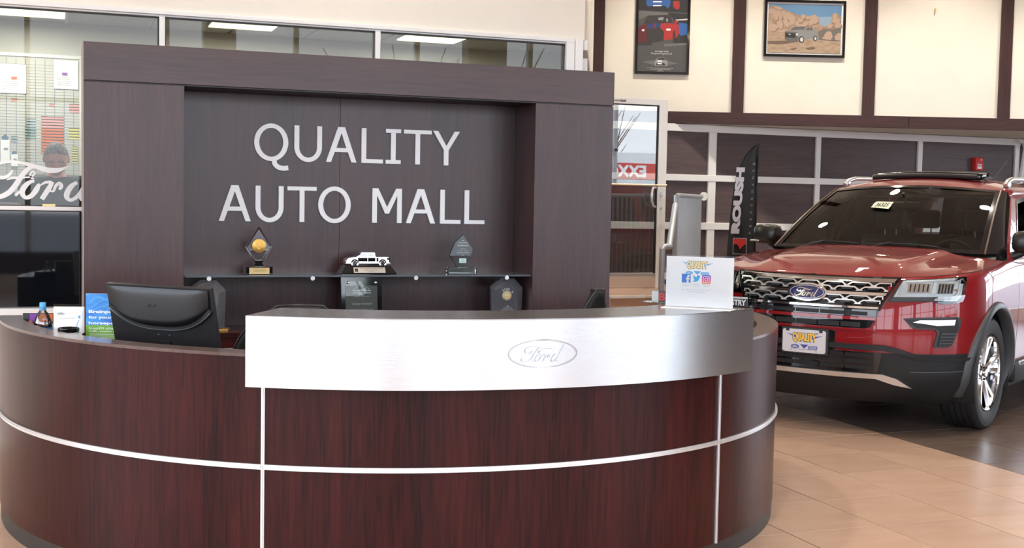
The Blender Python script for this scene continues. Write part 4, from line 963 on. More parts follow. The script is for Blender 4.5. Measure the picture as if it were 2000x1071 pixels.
# ------------------------------------------------------------------ posters on the turned wall
def wallpos(s, z): return (W0.x + wd.x * s - wd.y * 0, W0.y + wd.y * s, z)
out = Vector((wd.y, -wd.x, 0))
def poster(name, lb, s0, s1, z0, z1, group=None):
    p = Vector(wallpos((s0 + s1) / 2, (z0 + z1) / 2)) ; p += Vector((wd.y, -wd.x, 0)) * .0
    t = thing(name, lb, 'poster', p[:], wrz, group); a, b = (s1 - s0) / 2, (z1 - z0) / 2
    L = [[(-a, -b), (a, -b), (a, b), (-a, b)], [(-a + .03, -b + .03), (a - .03, -b + .03), (a - .03, b - .03), (-a + .03, b - .03)]]
    g_ = lambda u, v, w: (u, .028 - w, v)
    MB(g_).slab(L, 0, .03).build('frame', BLACKG, t); MB(g_).rect(-a + .02, a - .02, -b + .02, b - .02, 0, .008).build('backing', PAPER, t)
    return t, a - .03, b - .03, (lambda u, v, w: (u, .020 - w, v))
def C_(n, c): return mat(n, tuple(v * .70 for v in c), .45)
t, a, b, pf = poster('framed_poster', 'tall framed poster of a red sports car with blue cars on the cream wall', -.40, .240, 3.03, 4.10)
# coordinates below: u in [-1,1], v measured down from image row 0..1 -> real units
def pu(u): return -a + 2 * a * u
ZT = 3.885 - (3.03 + 4.10) / 2      # height of the frame crop line
def PP(parent, fnm, name, m_, shapes, lvl):
    mb = MB(fnm)
    for i, L in enumerate(shapes): mb.slab([L], .0005 + lvl * .0005, .0010 + lvl * .0005 + i * 2e-5)
    return mb.build(name, m_, parent)
sx2, sy2 = 2 * a / 715., .855 / 1030.
q = lambda *pts: [(-a + (x - 50) * sx2, ZT - y * sy2) for x, y in pts]
GD = C_('poster_dark', (.035, .035, .036)); GM = C_('poster_asphalt', (.11, .11, .112)); GL = C_('poster_haze', (.20, .20, .205)); RD = C_('poster_red', (.55, .04, .04)); RDD = C_('poster_dark_red', (.16, .02, .025)); BL = C_('poster_blue', (.04, .16, .50)); BLD = C_('poster_deep_blue', (.03, .07, .22)); SI = C_('poster_silver', (.42, .43, .45)); DK = C_('poster_tyre', (.05, .045, .045))
PP(t, pf, 'print_ground', GM, [[(-a, -b), (a, -b), (a, b), (-a, b)]], 0)
PP(t, pf, 'print_night', GD, [q((50, -260), (765, -260), (765, 160), (50, 140))], 1)
PP(t, pf, 'print_blue_car', BL, [q((165, -60), (190, -110), (480, -110), (515, -40), (510, 60), (480, 105), (430, 70), (180, 80), (160, 40))], 2)
PP(t, pf, 'print_stripe', WHITE, [q((260, 8), (385, 5), (385, 22), (260, 25)), q((260, 65), (382, 60), (382, 74), (260, 78))], 3)
PP(t, pf, 'print_small_red_car', RD, [q((550, 0), (640, 0), (650, 60), (640, 110), (600, 115), (555, 80))], 2)
PP(t, pf, 'print_haze', GL, [q((50, 145), (480, 165), (470, 200), (180, 215), (60, 270))], 2)
PP(t, pf, 'print_backdrop', GD, [q((480, 165), (765, 175), (765, 580), (600, 590), (560, 250))], 2)
PP(t, pf, 'print_far_car', BL, [q((640, 300), (765, 310), (765, 470), (660, 480), (640, 400))], 3)
PP(t, pf, 'print_far_roof', LGREY, [q((590, 258), (765, 240), (765, 262), (600, 272))], 4)
PP(t, pf, 'print_car_body', RD, [q((180, 330), (390, 300), (560, 320), (590, 300), (640, 330), (655, 470), (580, 530), (430, 550), (250, 560), (170, 480))], 3)
PP(t, pf, 'print_car_shaded_side', RDD, [q((60, 380), (90, 345), (190, 325), (250, 330), (250, 580), (60, 610), (50, 480))], 4)
PP(t, pf, 'print_windscreen', DK, [q((125, 325), (190, 210), (520, 192), (550, 300), (400, 312), (240, 320))], 5)
PP(t, pf, 'print_windscreen_light', SI, [q((340, 235), (420, 228), (410, 270), (345, 272)), q((455, 245), (480, 250), (485, 290), (462, 290))], 6)
PP(t, pf, 'print_bonnet_stripe', BLD, [q((190, 325), (290, 320), (280, 400), (180, 410)), q((300, 318), (385, 312), (370, 380), (295, 390))], 5)
PP(t, pf, 'print_grille', DK, [q((180, 400), (290, 385), (370, 375), (430, 430), (425, 560), (230, 590), (180, 540))], 6)
PP(t, pf, 'print_headlamp', WHITE, [q((105, 410), (140, 400), (145, 430), (110, 432)), q((455, 388), (520, 385), (525, 412), (465, 414))], 6)
PP(t, pf, 'print_mirror', RD, [q((570, 280), (610, 270), (640, 285), (630, 302), (575, 300))], 6)
PP(t, pf, 'print_tyre', DK, [q((560, 430), (585, 400), (600, 480), (595, 590), (560, 580)), q((630, 470), (660, 450), (665, 580), (635, 590)), q((50, 590), (250, 575), (250, 620), (50, 625))], 6)
PP(t, pf, 'print_road_light', GL, [q((130, 860), (300, 830), (500, 840), (650, 870), (480, 900), (280, 900)), q((430, 600), (765, 580), (765, 610), (440, 640))], 2)
PP(t, pf, 'print_silver_car', SI, [q((300, 870), (330, 815), (350, 795), (440, 792), (470, 830), (490, 840), (490, 910), (310, 915))], 3)
PP(t, pf, 'print_silver_car_glass', DK, [q((335, 825), (352, 800), (438, 797), (465, 830)), q((320, 885), (345, 870), (440, 870), (465, 890), (460, 905), (325, 905))], 4)
PP(t, pf, 'print_silver_car_stripe', WHITE, [q((345, 835), (410, 835), (410, 855), (345, 855)), q((345, 873), (410, 873), (410, 888), (345, 888))], 5)
m = MB(pf); tx = lambda s, x0, x1, y0, y1: text(m, s, -a + (x0 - 50) * sx2, -a + (x1 - 50) * sx2, ZT - y1 * sy2, ZT - y0 * sy2, .001, .004)
tx('2014 SHELBY GT500', 303, 500, 700, 718); tx('Performance is an everyday thing. Take it to the track,', 200, 582, 938, 950); tx('own the road and make every mile a memory.', 243, 540, 956, 968); m.build('lettering', WHITE, t)
m = MB(pf); tx('Purpose-Engineered', 252, 550, 722, 758); m.build('slogan', LGREY, t)
m = MB(pf); c0 = q((392, 998))[0]; m.oval(c0[0], c0[1], .038, .018, .001, .0035, n=24, hole=.004); script(m, c0[0], c0[1], .05, .001, .0035); m.build('oval_mark', LGREY, t)

t, a, b, pf = poster('framed_poster', 'wide framed picture of a grey pickup truck before desert boulders', 1.118, 2.082, 3.268, 3.932)
SK1 = C_('picture_sky', (.17, .36, .62)); SKD = C_('picture_sky_low', (.36, .52, .68)); RKC = mat('picture_rock', (.28, .18, .12), .5, alt=(.42, .30, .22), vscale=18); RK2 = C_('picture_rock_light', (.62, .45, .34)); RKS = C_('picture_rock_dark', (.22, .15, .11)); SAND = mat('picture_sand', (.30, .21, .14), .5, alt=(.44, .33, .24), vscale=12, stretch=(1, 1, 5)); TKC = C_('picture_truck', (.16, .165, .17)); TKL = C_('picture_truck_light', (.33, .34, .34)); BR = C_('picture_brush', (.22, .20, .18))
u0_, u1_, v0_, v1_ = -a + .018, a - .018, -b + .018, b - .018
def q(*pts): return [(u0_ + (x - 1165) / 620. * (u1_ - u0_), v1_ - (y - 22) / 430. * (v1_ - v0_)) for x, y in pts]
PP(t, pf, 'print_sky', SK1, [[(u0_, v0_), (u1_, v0_), (u1_, v1_), (u0_, v1_)]], 0)
PP(t, pf, 'print_low_sky', SKD, [q((1560, 130), (1785, 120), (1785, 220), (1600, 215))], 1)
PP(t, pf, 'print_rock_face', RKC, [q((1165, 60), (1200, 35), (1250, 45), (1300, 70), (1370, 100), (1410, 110), (1440, 130), (1460, 105), (1500, 125), (1560, 112), (1590, 150), (1600, 190), (1640, 215), (1700, 190), (1705, 100), (1740, 90), (1785, 130), (1785, 330), (1165, 300))], 2)
random.seed(9); rocks = []; rockd = []
for cx_, cy_, rx, ry, rt in ((1190, 90, 22, 28, .2), (1225, 120, 20, 50, -.35), (1260, 110, 18, 55, -.35), (1300, 120, 18, 55, -.4), (1340, 130, 20, 45, -.4), (1205, 230, 40, 35, 0), (1265, 205, 26, 40, -.3), (1320, 190, 22, 40, -.5), (1375, 150, 20, 40, -.3), (1400, 190, 30, 20, 0),
                             (1250, 60, 35, 14, .2), (1365, 185, 22, 26, .3), (1460, 130, 22, 20, 0), (1440, 165, 22, 18, 0), (1500, 140, 18, 16, 0), (1555, 150, 38, 42, 0), (1520, 185, 30, 22, 0), (1480, 190, 24, 20, 0), (1730, 120, 22, 30, .3), (1740, 160, 36, 24, 0), (1690, 205, 25, 22, 0), (1760, 200, 30, 30, 0), (1680, 280, 32, 30, 0), (1750, 300, 26, 28, 0), (1700, 310, 24, 20, 0), (1450, 210, 40, 14, 0), (1290, 262, 44, 12, 0)):
    n = 14; L = []
    for k in range(n):
        th = 2 * pi * k / n; r_ = 1 + random.uniform(-.1, .1); x_, y_ = rx * cos(th) * r_, ry * sin(th) * r_
        L.append((cx_ + x_ * cos(rt) - y_ * sin(rt), cy_ + x_ * sin(rt) + y_ * cos(rt)))
    rocks.append(q(*L)); rockd.append(q(*[(x_ + 4, y_ + 5) for x_, y_ in L]))
for i, (A_, B_) in enumerate(zip(rockd, rocks)):
    MB(pf).slab([A_], .001, .0020 + i * 8e-5).build('print_boulder_edge', RKS, t); MB(pf).slab([B_], .001, .00204 + i * 8e-5).build('print_boulder', RK2, t)
PP(t, pf, 'print_brush', BR, [q((1590, 260), (1640, 230), (1700, 240), (1785, 215), (1785, 335), (1720, 340), (1600, 330))], 9)
PP(t, pf, 'print_small_boulder', RK2, [q((1640, 290), (1665, 255), (1700, 255), (1715, 300), (1700, 330), (1660, 325)), q((1730, 300), (1755, 270), (1785, 265), (1785, 330), (1740, 330)), q((1620, 320), (1640, 300), (1670, 310), (1675, 330))], 10)
PP(t, pf, 'print_sand', SAND, [q((1165, 280), (1300, 275), (1320, 290), (1580, 330), (1785, 335), (1785, 452), (1165, 452))], 9)
PP(t, pf, 'print_shadow', RKS, [q((1165, 352), (1310, 345), (1420, 352), (1300, 378), (1165, 380)), q((1480, 405), (1560, 395), (1570, 412), (1510, 425)), q((1350, 420), (1400, 405), (1420, 410), (1380, 430))], 10)
PP(t, pf, 'print_truck_body', TKL, [q((1310, 270), (1360, 250), (1480, 245), (1500, 220), (1535, 215), (1550, 245), (1590, 255), (1592, 300), (1560, 320), (1470, 335), (1420, 330))], 11)
PP(t, pf, 'print_truck_front', TKC, [q((1308, 262), (1400, 268), (1420, 275), (1425, 350), (1330, 352), (1308, 330))], 12)
PP(t, pf, 'print_truck_glass', TKC, [q((1355, 245), (1385, 222), (1480, 215), (1470, 245)), q((1485, 248), (1500, 226), (1515, 224), (1515, 250)), q((1520, 224), (1535, 222), (1545, 248), (1520, 250))], 12)
PP(t, pf, 'print_truck_tyre', BLACKI, [q(*[(1450 + 24 * cos(k * pi / 8), 333 + 30 * sin(k * pi / 8)) for k in range(16)]), q(*[(1566 + 16 * cos(k * pi / 8), 320 + 25 * sin(k * pi / 8)) for k in range(16)])], 13)
PP(t, pf, 'print_truck_wheel', LGREY, [q(*[(1452 + 15 * cos(k * pi / 8), 333 + 20 * sin(k * pi / 8)) for k in range(16)]), q(*[(1568 + 9 * cos(k * pi / 8), 320 + 16 * sin(k * pi / 8)) for k in range(16)])], 14)
PP(t, pf, 'print_truck_grille', BLACKI, [q((1312, 275), (1395, 280), (1398, 320), (1312, 315))], 13)
PP(t, pf, 'print_truck_badge', LGREY, [q((1338, 284), (1358, 285), (1358, 292), (1338, 291)), q((1402, 278), (1420, 280), (1420, 300), (1404, 298))], 14)

# small things on the far wall
t = thing('fire_alarm', 'small red fire alarm box on the brown panel above the red car', 'alarm', (11.24, 12.99, 2.105))
MB().box(-.062, .062, -.05, .03, -.085, .085, .008).build('box', FIRE, t, 40)
m = MB(); text(m, 'FIRE', -.035, .035, -.02, .004, .05, .053, bold=.03); m.rect(-.035, .035, -.062, -.030, .05, .053); m.build('lettering', PAPER, t)
MB().lathe([(0, -.056), (.012, -.056), (.012, -.05)], (.02, 0, .055), 'y', 10).build('strobe', LGREY, t)
t = thing('wall_hook', 'tiny brass hook left on the bare cream wall panel', 'hook', wallpos(3.15, 3.85), wrz)
MB().tube([(0, .03, .02), (0, .0, .015), (0, -.008, -.01), (0, .004, -.018)], .006, 6).build('hook', GOLD, t, 40)

# ------------------------------------------------------------------ feather flag
fx, fy = 5.995, 10.0
t = thing('feather_flag', 'tall black feather flag with white vertical lettering behind the red car', 'flag', (fx, fy, 0), R(-20))
MB().tube([(.110, 0, .02), (.112, 0, 1.75), (.125, 0, 2.09)], .008, 8).build('pole', BLACKP, t, 40)
m = MB(); m.tube([(-.28, 0, .015), (.50, 0, .015)], .012, 8); m.tube([(.11, -.38, .015), (.11, .38, .015)], .012, 8); m.build('cross_base', BLACKP, t, 40)
Lf = [(-.165, .35), (-.155, .9), (-.140, 1.25), (-.118, 1.55), (-.085, 1.78), (-.035, 1.93), (.03, 2.02), (.120, 2.09)]
P = cr(Lf, 5); rows = []
for i, (lx, z) in enumerate(P): rows.append([(lx + (.112 - lx) * k / 8 + .0, .010 * sin(k * .9 + z * 3) , z) for k in range(9)])
o = MB().grid(rows).build('cloth', FLAGM, t, 60, False); s_ = o.modifiers.new('t', 'SOLIDIFY'); s_.thickness = .003
rotv = lambda u, v, w: (-.052 - v + .0 + u * .060, -.014 - w, 1.245 + u)      # text running upwards
m = MB(rotv); text(m, 'ROUSH', 0, .615, -.010, .070, 0, .003, bold=.07); m.build('name_lettering', mat('pale_lilac_print', (.66, .64, .70), .5), t)
r2 = lambda u, v, w: (.055 - v + u * .03, -.014 - w, 1.245 + u)
m = MB(r2)
for k, c in enumerate('PERFORMANCE'): text(m, c, k * .064, k * .064 + .020, -.012, .008, 0, .003)
m.build('small_lettering', GREYI, t)
m = MB(); m.slab([[(-.098, 1.055), (.030, 1.055), (.030, 1.205), (-.098, 1.205)], [(-.094, 1.059), (.026, 1.059), (.026, 1.201), (-.094, 1.201)]], .013, .015); m.build('emblem_outline', LGREY, t)
m = MB(); m.slab([cr([(-.092, 1.198), (.024, 1.198), (.024, 1.150), (-.012, 1.125), (-.030, 1.10)], 1) + cr([(-.030, 1.10), (-.05, 1.135), (-.07, 1.15), (-.092, 1.14)], 5)], .013, .0155); m.build('emblem_flame', REDM, t)

# ================================================================== RED SUV
car = thing('car', 'large red sport utility car with a silver grille parked on the dark tiles', 'car', (5.532, 7.571, 0), -2.562)
NE = 2.4; CA = 0.75
def zc(x): return sum(zc0(x + d) for d in (-.14, -.10, -.05, 0, .05, .10, .14)) / 7 if x < .80 else zc0(x) + (zc(.7999) - zc0(.7999)) * max(0, (.868 - x) / .068)
def zc0(x):   # bonnet centre line height
    P = [(.90, 1.045), (.80, 1.082), (.60, 1.125), (.30, 1.165), (0, 1.19), (-.30, 1.215), (-5, 1.215)]
    for (a, za), (b, zb) in zip(P[:-1], P[1:]):
        if x >= b: k = min(1, max(0, (a - x) / (a - b))); return za + (zb - za) * k
    return 1.215
def zt(x): return sum(zt0(x + d) for d in (-.16, -.08, 0, .08, .16)) / 5
def zt0(x):   # shoulder line height
    P = [(.90, 1.040), (.5, 1.082), (0, 1.120), (-.4, 1.160), (-1.2, 1.165), (-2.4, 1.175), (-3.4, 1.20), (-4.0, 1.20)]
    for (a, za), (b, zb) in zip(P[:-1], P[1:]):
        if x >= b: k = min(1, max(0, (a - x) / (a - b))); return za + (zb - za) * k
    return 1.20
LV = [(.21, .80, .90), (.27, .885, .935), (.34, .925, .965), (.42, .94, .978), (.50, .945, .982), (.56, .955, .985), (.66, .955, .988), (.76, .952, .990), (.84, .942, .990), (.90, .930, .987)]
LT = [(.33, .918, .982), (.66, .903, .972), (.90, .885, .955), (1.0, .868, .935)]
def levels(x):
    t_ = zt(x); return LV + [(.90 + (t_ - .90) * f, a, b) for f, a, b in LT]
def xfys(z, x=.8):
    L = levels(x)
    if z <= L[0][0]: return L[0][1:]
    for (z0, a0, b0), (z1, a1, b1) in zip(L[:-1], L[1:]):
        if z <= z1: k = (z - z0) / (z1 - z0); return a0 + (a1 - a0) * k, b0 + (b1 - b0) * k
    return L[-1][1:]
def fx_(y, z):   # x of the nose surface
    x = .85
    for _ in range(4):
        a, b = xfys(z, x); k = min(.985, abs(y) / b); x = a - CA + CA * (1 - k ** NE) ** (1 / NE)
    return x
def nose(u, v, w):      # (y, z) mapped on the nose; w outwards
    x = fx_(u, v); e = .004; dx = (fx_(u + e, v) - fx_(u - e, v)) / (2 * e); n = Vector((1, -dx, 0)).normalized()
    return (x + n.x * w, u + n.y * w, v)
# --- shell outline parameters
ang = [pi / 2 * (k / 30) for k in range(31)]
def outline(a, b, zf):
    pts = []
    for t_ in ang: pts.append((a - CA + CA * cos(t_) ** (2 / NE) if t_ < pi / 2 - 1e-6 else a - CA, b * sin(t_) ** (2 / NE)))
    x0 = a - CA
    for k in range(1, 96): pts.append((x0 - k * .04, b * (1 - .012 * abs(sin(k * .033)) )))
    xe = pts[-1][0]; rb = .32
    for k in range(1, 13): th = pi / 2 * k / 12; pts.append((xe - rb * sin(th) ** .8, b * cos(th) ** .55 if k < 12 else 0))
    return pts
nL = len(LV) + len(LT); allr = []
for i in range(nL):
    if i < len(LV): z_, a_, b_ = LV[i]; row = [(x, y, z_) for x, y in outline(a_, b_, z_)]
    else:
        f_, a_, b_ = LT[i - len(LV)]; row = [(x, y, .90 + (zt(x) - .90) * f_) for x, y in outline(a_, b_, 0)]
    allr.append(row)
WCX = (.045, -2.83); WR = .425
def arch(p): return any((p[0] - c) ** 2 + (p[2] - .40) ** 2 < (WR + .03) ** 2 for c in WCX) and abs(p[1]) > .6
def low(p):
    x = p[0]
    if x > .5: return p[2] < .545
    return p[2] < .44
m = MB()
npt = len(allr[0])
for s_ in (1, -1):
    for i in range(nL - 1):
        for j in range(npt - 1):
            qd = [allr[i][j], allr[i][j + 1], allr[i + 1][j + 1], allr[i + 1][j]]
            c_ = tuple(sum(p[k] for p in qd) / 4 for k in range(3))
            if arch(c_): continue
            if c_[0] > .5 and ((abs(c_[1]) < .448 + (c_[2] - .846) * .44 and .86 < c_[2] < 1.03) or (abs(c_[1]) < .36 and .71 < c_[2] <= .86)): continue
            m.m = 1 if low(c_) else 0
            m.add([(p[0], s_ * p[1], p[2]) for p in qd], [(0, 1, 2, 3)])
bmx = bmesh.new(); vv = [bmx.verts.new(v) for v in m.v]
for f_, mi in zip(m.f, m.mi):
    F_ = bmx.faces.new([vv[i] for i in f_]); F_.material_index = mi; F_.smooth = True
bmesh.ops.remove_doubles(bmx, verts=bmx.verts[:], dist=1e-5)
bmesh.ops.recalc_face_normals(bmx, faces=bmx.faces[:])
me = D.meshes.new('body'); bmx.to_mesh(me); bmx.free(); me.materials.append(PAINT); me.materials.append(CLAD)
o = D.objects.new('body', me); COL.objects.link(o); o.parent = car
top = allr[-1]
# bonnet
rows = []
NV = 96
hx = [.8679, .866, .862, .855, .845, .83, .81, .785, .755, .72, .68, .63, .58, .52, .45, .38, .30, .22, .14, .06, -.02, -.10, -.18, -.25]
def ysh(x):  # shoulder half width at x
    a_, b_ = LT[-1][1:]; x0 = a_ - CA
    if x >= x0: k = (x - x0) / CA; return b_ * (1 - min(1, k) ** NE) ** (1 / NE)
    return b_
def hoodz(x, y):
    k = min(1, abs(y) / max(.02, ysh(x))); z0 = zt(x) + .002; zcen = max(zc(x), z0)
    z = z0 + (zcen - z0) * (1 - k ** 2.6)
    fr_ = min(1, max(0, (.84 - x) / .35)); e = .46 + .10 * (.87 - x)
    s1 = min(1, max(0, (e + .045 - abs(y)) / .09)); s1 = s1 * s1 * (3 - 2 * s1)
    fr_ = fr_ * fr_ * (3 - 2 * fr_); z += fr_ * (.018 * s1 - .007 * math.exp(-((abs(y) - e - .12) / .08) ** 2))
    return z
for x in hx:
    row = []
    for k in range(NV + 1):
        v = -1 + 2 * k / NV; y = ysh(x) * v
        xx = x
        if x < .0: xx = x + (.10 * (1 - v * v)) * (-x / .25)
        row.append((xx, y, hoodz(x, y)))
    rows.append(row)
MB().grid(rows).build('bonnet', PAINT, car, 50)
P = [(p[0], p[1], p[2]) for p in top if p[0] > -.40 and p[1] > .5]
for s_ in (1, -1): MB().tube([(p[0] + .0005, s_ * (p[1] + .001), p[2] - .001) for p in P], .0032, 6).build('bonnet_gap', BLACKI, car)
# cowl
rows = []
for k in range(25):
    v = -1 + 2 * k / 24; rows.append([(-.24 + .10 * (1 - v * v), .88 * v, hoodz(-.25, .88 * v) - .012), (-.40 + .11 * (1 - v * v), .86 * v, 1.195)])
MB().grid(rows).build('cowl', BLACKP, car, 60)
# windscreen, roof, pillars
def ws(u, v):
    x = -.27 - .87 * v + (.13 - .03 * v) * (1 - u * u); y = u * (.80 - .14 * v)
    z = 1.185 + (1.652 - 1.185) * v + (1 - u * u) * (.015 + .022 * v) + .028 * sin(pi * v); return (x, y, z)
def grid_uv(f_, nu, nv, u0=-1, u1=1, v0=0, v1=1): return [[f_(u0 + (u1 - u0) * i / nu, v0 + (v1 - v0) * j / nv) for i in range(nu + 1)] for j in range(nv + 1)]
MB().grid(grid_uv(ws, 24, 14)).build('windscreen', TINT, car, 60, False)
off = lambda p, d=.006: (p[0] + d * .5, p[1], p[2] + d * .8)
fb = MB()
fb.grid([[off(ws(u, v)) for u in [-1 + 2 * i / 24 for i in range(25)]] for v in (0, .02, .045)]); fb.grid([[off(ws(u, v)) for u in [-1 + 2 * i / 24 for i in range(25)]] for v in (.955, .98, 1.0)])
for a_, b_ in ((-1, -.955), (.955, 1)): fb.grid([[off(ws(u, j / 14)) for u in (a_, (a_ + b_) / 2, b_)] for j in range(15)])
fb.build('glass_border', BLACKG, car, 60, False)
RX = [(-1.14, 0, 1.652), (-1.22, .018, 1.672), (-1.34, .03, 1.686), (-1.55, .04, 1.694), (-2.0, .045, 1.70), (-2.6, .045, 1.70), (-3.2, .04, 1.685), (-3.75, .03, 1.65), (-3.9, .0, 1.625)]
rows = []
for k, (x, cr_, ze) in enumerate(RX):
    hw = .66 - .02 * k / 8; row = []
    side = [(hw + .055, ze - .055), (hw + .045, ze - .02), (hw + .02, ze - .003)]
    for y, z in side: row.append((x - .06 if k == 0 else x, -y, z))
    for i in range(25):
        u = -1 + 2 * i / 24; crown = .037 + cr_
        row.append((x + (.10 * (1 - u * u) if k == 0 else .10 * (1 - u * u) * max(0, 1 - k / 3)), u * hw, ze + crown * (1 - abs(u) ** 2.4)))
    for y, z in side[::-1]: row.append((x - .06 if k == 0 else x, y, z))
    rows.append(row)
MB().grid(rows).build('roof', PAINT, car, 50)
for s_ in (1, -1):
    # A pillar
    rows = []
    for j in range(15):
        v = j / 14; p = ws(1, v); q_ = (-.46 - .84 * v, .902 - .185 * v, 1.165 + (1.598 - 1.165) * v + .02 * sin(pi * v))
        mid = ((p[0] * .55 + q_[0] * .45) + .012, (p[1] * .5 + q_[1] * .5) + .012, (p[2] + q_[2]) / 2 + .018)
        rows.append([(p[0], s_ * p[1], p[2]), (p[0] * .8 + q_[0] * .2 + .008, s_ * (p[1] * .8 + q_[1] * .2), p[2] + .008), (mid[0], s_ * mid[1], mid[2]), (q_[0], s_ * q_[1], q_[2]), (q_[0] - .02, s_ * (q_[1] - .03), q_[2])])
    MB().grid(rows).build('front_pillar', BLACKG, car, 60)
    MB().tube([(ws(1, j / 8)[0], s_ * (ws(1, j / 8)[1] + .004), ws(1, j / 8)[2] + .008) for j in range(9)], .007, 6).build('pillar_reflection', mat('bronze_reflection', (.12, .07, .045), .3), car, 40)  # bronze strip paints a reflection onto the black pillar
    # side panel with window openings
    sfn = lambda u, v, w, s_=s_: (u, s_ * (.925 - .21 * ((v - 1.15) / .47) ** 1.15 + w if v > 1.15 else .925 + w), v)
    outer = [(-.47, 1.155), (-.62, 1.27), (-.92, 1.44), (-1.26, 1.625), (-1.7, 1.66), (-2.7, 1.665), (-3.5, 1.64), (-3.86, 1.60), (-4.02, 1.20), (-3.4, 1.185), (-2.4, 1.165), (-1.2, 1.155)]
    w1_ = [(-.74, 1.205), (-.98, 1.38), (-1.31, 1.575), (-1.66, 1.61), (-1.69, 1.20)]
    w2_ = [(-1.79, 1.20), (-1.76, 1.612), (-2.62, 1.618), (-2.76, 1.215)]
    w3_ = [(-2.88, 1.22), (-2.76, 1.615), (-3.50, 1.585), (-3.74, 1.26)]
    MB(sfn).slab([outer, w1_, w2_, w3_], -.02, 0.0, step=.12).build('side_frame', PAINT, car)
    for k, wl_ in enumerate((w1_, w2_, w3_)):
        cxx = sum(p[0] for p in wl_) / len(wl_); cyy = sum(p[1] for p in wl_) / len(wl_)
        rg = [(cxx + (p[0] - cxx) * 1.03, cyy + (p[1] - cyy) * 1.06) for p in wl_]; ri = [(cxx + (p[0] - cxx) * .95, cyy + (p[1] - cyy) * .92) for p in wl_]
        MB(sfn).slab([rg, ri], -.005, .004, step=.12).build('window_seal', BLACKG, car)
        if not (s_ == 1 and k == 0): MB(sfn).slab([wl_], -.018, -.014, step=.12).build('side_window', TINT if k == 0 else PRIV, car)
    # door gaps, handles, sill moulding
    for x0, x1 in ((-.50, -.56), (-1.72, -1.72), (-2.72, -2.60)):
        pts = []
        for k in range(9): z = .42 + (1.15 - .42) * k / 8; a_, b_ = xfys(z, -1); pts.append((x0 + (x1 - x0) * k / 8, s_ * (b_ * .99 + .001), z))
        MB().tube(pts, .0035, 5).build('door_gap', BLACKI, car)
    for x0 in (-1.55, -2.55): MB().tube([(x0 - .09, s_ * .975, .98), (x0 - .07, s_ * 1.01, .985), (x0 + .07, s_ * 1.01, .985), (x0 + .09, s_ * .975, .98)], .012, 8).build('door_handle', CHROME, car, 40)
    MB().box(-2.35, -.42, s_ * .93, s_ * 1.0, .27, .42, .02).build('sill', CLAD, car, 40)
    MB().box(-2.1, -.55, s_ * .985, s_ * 1.003, .385, .418, .006).build('sill_moulding', SATIN, car, 40)
    m = MB(lambda u, v, w, s_=s_: (-.58 - u, s_ * (1.003 + w), .391 + v))
    if s_ == 1: text(m, 'EXPLORER', 0, .42, 0, .020, 0, .002, bold=.04); m.build('sill_lettering', BLACKI, car)
    # flares
    for cx_ in WCX:
        pr = []
        for k in range(29):
            t_ = R(-22 + 224 * k / 28) ; c2, s2 = cos(t_), sin(t_); row = []
            for r_, yo in ((WR - .006, -.05), (WR, .008), (WR + .012, .022), (WR + .040, .022), (WR + .056, .010), (WR + .060, -.02)):
                x = cx_ + r_ * c2; z = .40 + r_ * s2; z = max(z, .26)
                a_, b_ = xfys(min(z, .95), -1 if x < .2 else .8); y = b_
                if x > .1:
                    a2, b2 = xfys(z); kx = (x - (a2 - CA)) / CA; y = b2 * (1 - min(.98, max(0, kx)) ** NE) ** (1 / NE)
                row.append((x, s_ * (y + yo), z))
            pr.append(row)
        MB().grid(pr).build('wheel_arch_flare', FLARE, car, 50)
        MB().lathe([(WR, .60 * s_), (WR, .975 * s_)], (cx_, 0, .40), 'y', 40, R(-25), R(205)).build('wheel_well', BLACKP, car, 40)
        MB().lathe([(0, .60 * s_), (WR, .60 * s_)], (cx_, 0, .40), 'y', 40, 0, pi).build('wheel_well_wall', BLACKP, car, 40)
    # mirror
    mm = MB(); 
    rows = []
    for i in range(13):
        t_ = pi * i / 12; r_ = sin(t_) ** .3
        rows.append([(-.60 + .075 * cos(2 * pi * k / 20) * r_ + (.03 if cos(2 * pi * k / 20) > 0 else 0) * r_, s_ * (1.015 - .10 * cos(t_)), 1.280 + .082 * (abs(sin(2 * pi * k / 20)) ** .4) * (1 if sin(2 * pi * k / 20) > 0 else -1) * r_) for k in range(20)])
    mm.grid(rows, True); mr_ = mm.build('mirror', mat('mirror_shell', (.02, .018, .015), .3), car, 60)
    MB().tube([(-.56, s_ * .88, 1.165), (-.58, s_ * .93, 1.18), (-.60, s_ * 1.0, 1.215)], [.035, .032, .03], 10).build('mirror_arm', BLACKP, mr_, 40)
    MB().box(-.56, -.50, s_ * 1.05, s_ * 1.13, 1.218, 1.232, .005).build('repeater_lamp', SATIN, mr_)
    MB().slab([[(-.105, -.06), (.10, -.06), (.10, .06), (-.105, .06)]], 0, .004, lambda u, v, w, s_=s_: (-.672 - w, s_ * (1.035 + u * .9), 1.285 + v)).build('mirror_glass', CHROME, mr_)
